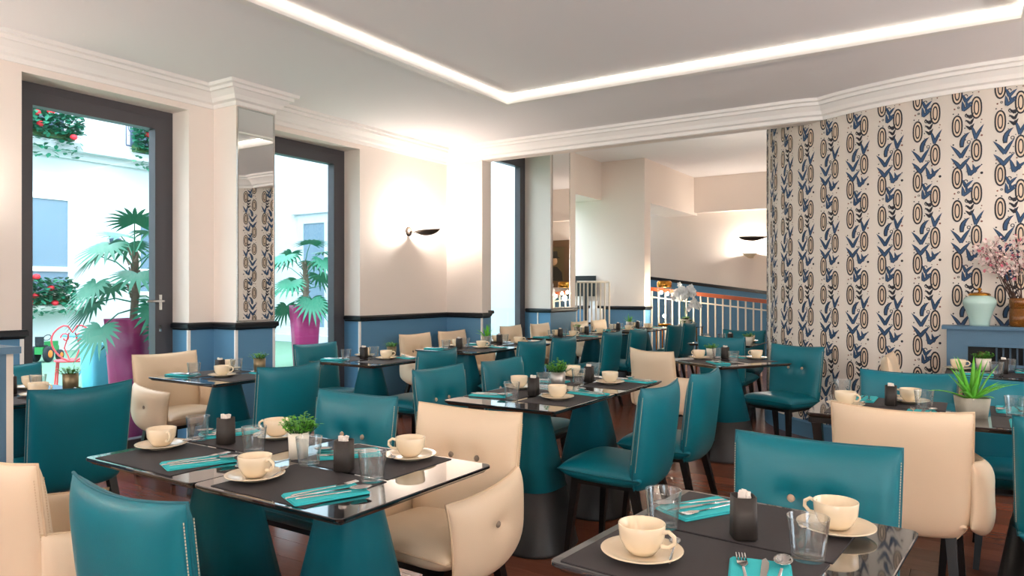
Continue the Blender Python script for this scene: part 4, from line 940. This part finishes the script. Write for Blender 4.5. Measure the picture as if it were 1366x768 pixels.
for a, e in ((-14.9, -14.1), (-13.98, -13.2)): link('pane', MB().box((a, 12.96, 0), (e, 12.98, 3.05)).mesh('pane', 'glassb'), r)
struct('trim_6', MB().box((-15.3, 12.85, 3.3), (-12.9, 13.0, 3.5)).mesh('trim_6', 'facgrey'), 'grey lintel over the courtyard door')
b = MB(); b.box((-15.4, 12.2, 0), (-12.5, 13.0, .17)); b.box((-15.4, 12.5, .17), (-12.5, 13.0, .34)); struct('trim_7', b.mesh('trim_7', 'facgrey'), 'grey stone steps to the courtyard door')
rg = random.Random(31)
def flowerbox(y0, y1, z, label, x=FX + .16, hang=.45):
    r = link('flower_box', None, None, (x, 0, z)); tag(r, label, 'flower box', 'geranium boxes across the courtyard')
    link('trough', MB().box((-.10, y0, 0), (.12, y1, .18)).mesh('trough', 'leafd'), r)
    lf = MB(); ff = []
    for i in range(int(620 * (y1 - y0))):
        y_ = rg.uniform(y0 - .1, y1 + .1); hz = rg.uniform(-hang, .3) if rg.random() < .22 else rg.uniform(.0, .45); p = Vector((rg.uniform(.02, .34) if hz > .12 else rg.uniform(.12, .26), y_, hz + .1))
        leafblade(lf, p, (rg.uniform(.0, 1), rg.uniform(-1, 1), rg.uniform(-.4, .8)), rg.uniform(.08, .15), rg.uniform(.04, .065), seg=2, droop=.3)
    link('foliage', lf.mesh('foliage', 'palm'), r)['kind'] = 'stuff'
    for i in range(max(4, int(6 * (y1 - y0)))):
        p = Vector((rg.uniform(.2, .32), rg.uniform(y0, y1), rg.uniform(.0, .60))); b = MB(); b.lathe([(0, -.06), (.05, -.045), (.075, 0), (.05, .045), (0, .06)], 10, 0, Matrix.Translation(p))
        link('flower_head', b.mesh('flower_head', 'flower'), r)
flowerbox(6.0, 7.75, 1.0, 'red geraniums in a trough below the ground floor courtyard window', FX + .16, .35); flowerbox(5.9, 7.8, 4.47, 'trailing red geraniums on the upper courtyard ledge, left box', FX + .27, .5); flowerbox(9.15, 10.0, 4.47, 'trailing red geraniums on the upper courtyard ledge, right box', FX + .27, .5)
struct('trim_8', MB().box((FX, 5.7, .88), (FX + .30, 8.2, .98)).mesh('trim_8', 'white'), 'white sill under the ground floor courtyard window')
def palm_parts(seed, hgt, nfr, trunk_r, fan, z0, droopy=0.2):
    rn = random.Random(seed); parts = []
    b = MB(); b.tube([(0, 0, z0), (.02, .01, z0 + hgt * .5), (.0, .03, z0 + hgt)], [trunk_r, trunk_r * 1.1, trunk_r * .8], 10)
    for k in range(16): a = k * 2.4; zz = z0 + hgt * (.3 + .7 * k / 16); b.tube([(trunk_r * .8 * math.cos(a), trunk_r * .8 * math.sin(a), zz), (trunk_r * 1.9 * math.cos(a), trunk_r * 1.9 * math.sin(a), zz + .07)], [.012, .006], 5)
    parts.append(('trunk', b.mesh('trunk', 'trunk'), []))
    for i in range(nfr):
        a = i * 2.4 + rn.uniform(-.3, .3); el = -.35 + 1.4 * i / nfr + rn.uniform(-.2, .2); st = Vector((math.cos(a) * math.cos(el), math.sin(a) * math.cos(el), math.sin(el))); base = Vector((0, .02, z0 + hgt * (.15 + .85 * i / nfr)))
        tip = base + st * fan * rn.uniform(.7, 1.1) + Vector((0, 0, -.03)); b = MB(); b.tube([base, base.lerp(tip, .5) + Vector((0, 0, .04)), tip], [.008, .006, .005], 5)
        ax = (st + Vector((0, 0, -rn.uniform(.5, 1.5)))).normalized()
        side = st.cross(Vector((0, 0, 1))); side = side.normalized() if side.length > .05 else Vector((1, 0, 0)); nn = side.cross(ax)
        for k in range(17):
            t = R(-125 + 250 * k / 16); d = (ax * math.cos(t) + side * math.sin(t) + nn * .12).normalized()
            leafblade(b, tip, d, fan * (.62 + .22 * math.cos(t)), (.021 * fan / .42), nn, droop=.25, seg=4)
        parts.append(('frond', b.mesh('frond', 'palm'), []))
    return parts
def planter(m, r0, r1, h): return MB().lathe([(0, 0), (r0, 0), (r1, h), (r1 - .025, h), (r1 - .03, h - .06), (0, h - .06)], 32, power=5).mesh('planter', m)
place([('planter', planter('magenta', .13, .185, 1.05), [])] + palm_parts(3, .66, 20, .032, .37, .98), 'potted_palm', (-6.28, 3.53, 0), .4, 'fan palm in tall magenta planter outside the first glazed door', 'palm')
place([('planter', planter('magenta', .17, .235, 1.05), [])] + palm_parts(6, .80, 16, .045, .50, .98), 'potted_palm', (-9.4, 8.2, 0), 1.1, 'fan palm in magenta planter outside the second glazed door', 'palm')
place([('planter', planter('cyan', .10, .14, .80), [])], 'garden_planter', (-6.9, 3.56, 0), 0, 'tall cyan planter beside the magenta palm planter', 'planter')
yk = [('planter', planter('cyan', .15, .2, .75), [])] + [('leaf', q[1], []) for q in aloe_parts(pot_round(.1, .1, .1, 'potstone'), .74, 18, .62, .03, 2)[2:]]
place(yk, 'potted_yucca', (-7.1, 9.35, 0), 0, 'spiky yucca outside the third glazed door', 'plant')
def garden_chair(m):
    P = []
    def tub(name, pts, r=.011, closed=False): P.append((name, MB().tube(pts, r, 6, closed=closed).mesh(name, m), []))
    hb = [(.21 * math.sin(t) ** 1 * (1 if True else 0), -.2 - .05 * (1 + math.cos(t)) / 2, .46 + .44 * (.5 - .5 * math.cos(t)) ** .8 - .10 * max(0, math.cos(6 * (t - math.pi))) * math.exp(-((t - math.pi) / .45) ** 2)) for t in [math.pi * 2 * i / 28 for i in range(29)]]
    tub('back_loop', hb)
    for s in (-1, 1):
        tub('scroll', [(s * (.07 + .05 * math.cos(t) * (1 - t / 9)), -.235, .74 + .06 * math.sin(t) * (1 - t / 9)) for t in [k * .5 for k in range(13)]], .008)
        tub('back_bar', [(s * .02, -.205, .46), (s * .08, -.23, .62), (s * .03, -.245, .80)], .008)
        tub('leg', [(s * .17, .16, .45), (s * .20, .20, 0)]); tub('leg', [(s * .16, -.17, .45), (s * .19, -.24, 0)])
    P.append(('seat', MB().lathe([(0, .445), (.205, .445), (.21, .455), (.20, .465), (0, .468)], 24).mesh('seat', m), []))
    return P
GC = garden_chair('redmetal'); GB = garden_chair('bluemetal')
place(GC, 'garden_chair', (-9.15, 4.42, 0), R(60), 'pink red wire garden chair with heart shaped back on the turf', 'chair', 'wire garden chairs'); place(GC, 'garden_chair', (-10.3, 3.95, 0), R(-60), 'pink red garden chair at the left edge of the first glazed door', 'chair', 'wire garden chairs'); place(GB, 'garden_chair', (-10.4, 5.55, 0), R(120), 'pale blue wire garden chair behind the garden table', 'chair', 'wire garden chairs')
place([('table_top', MB().lathe([(0, .70), (.36, .70), (.37, .71), (.36, .725), (0, .725)], 28).mesh('table_top', 'bluemetal'), []), ('leg', MB().tube([(-.2, -.2, 0), (.1, .1, .70)], .012, 6).mesh('leg', 'bluemetal'), []), ('leg', MB().tube([(.2, -.2, 0), (-.1, .1, .70)], .012, 6).mesh('leg', 'bluemetal'), []), ('leg', MB().tube([(0, .26, 0), (0, -.1, .70)], .012, 6).mesh('leg', 'bluemetal'), [])], 'garden_table', (-9.85, 5.0, 0), 0, 'round pale blue garden table behind the pink chair', 'table')
tr = [('body', MB().box((-.10, -.38, .20), (.10, .32, .38)).box((-.09, .0, .38), (.09, .30, .50)).mesh('body', 'tractor'), []), ('seat', MB().box((-.10, -.34, .39), (.10, -.16, .42)).box((-.10, -.36, .42), (.10, -.32, .64)).mesh('seat', 'rubber'), []), ('steering_wheel', MB().tube([(.09 * math.cos(t), -.02 + .05 * math.sin(t), .60 + .07 * math.sin(t)) for t in [k * .628 for k in range(10)]], .01, 5, closed=True).mesh('steering_wheel', 'rubber'), [])]
for sx in (-1, 1):
    for yy, rr in ((-.24, .20), (.24, .14)):
        mx = Matrix.Translation((sx * .11, yy, rr)) @ Matrix.Rotation(R(90) * sx, 4, 'Y')
        tr.append(('wheel', MB().lathe([(0, 0), (rr * .8, 0), (rr, .02), (rr, .08), (rr * .8, .10), (0, .10)], 20, 0, mx).mesh('wheel', 'rubber'), [('hub', MB().lathe([(0, .101), (rr * .5, .101), (rr * .4, .112), (0, .112)], 14, 0, mx).mesh('hub', 'orange'))]))
place(tr, 'toy_tractor', (-14.3, 6.45, 0), R(35), 'green toy pedal tractor with orange wheel hubs on the turf', 'toy', None, .72)
place([('bracket', MB().box((0, -.03, 0), (.25, .03, .04)).mesh('bracket', 'black'), []), ('lantern', MB().lathe([(0, -.35), (.08, -.33), (.12, -.05), (.14, -.04), (0, .0)], 6, 0, Matrix.Translation((.22, 0, 0))).mesh('lantern', 'iron'), [])], 'wall_lantern', (FX, 8.75, 2.5), 0, 'dark lantern on the courtyard facade left of the palm', 'lantern')
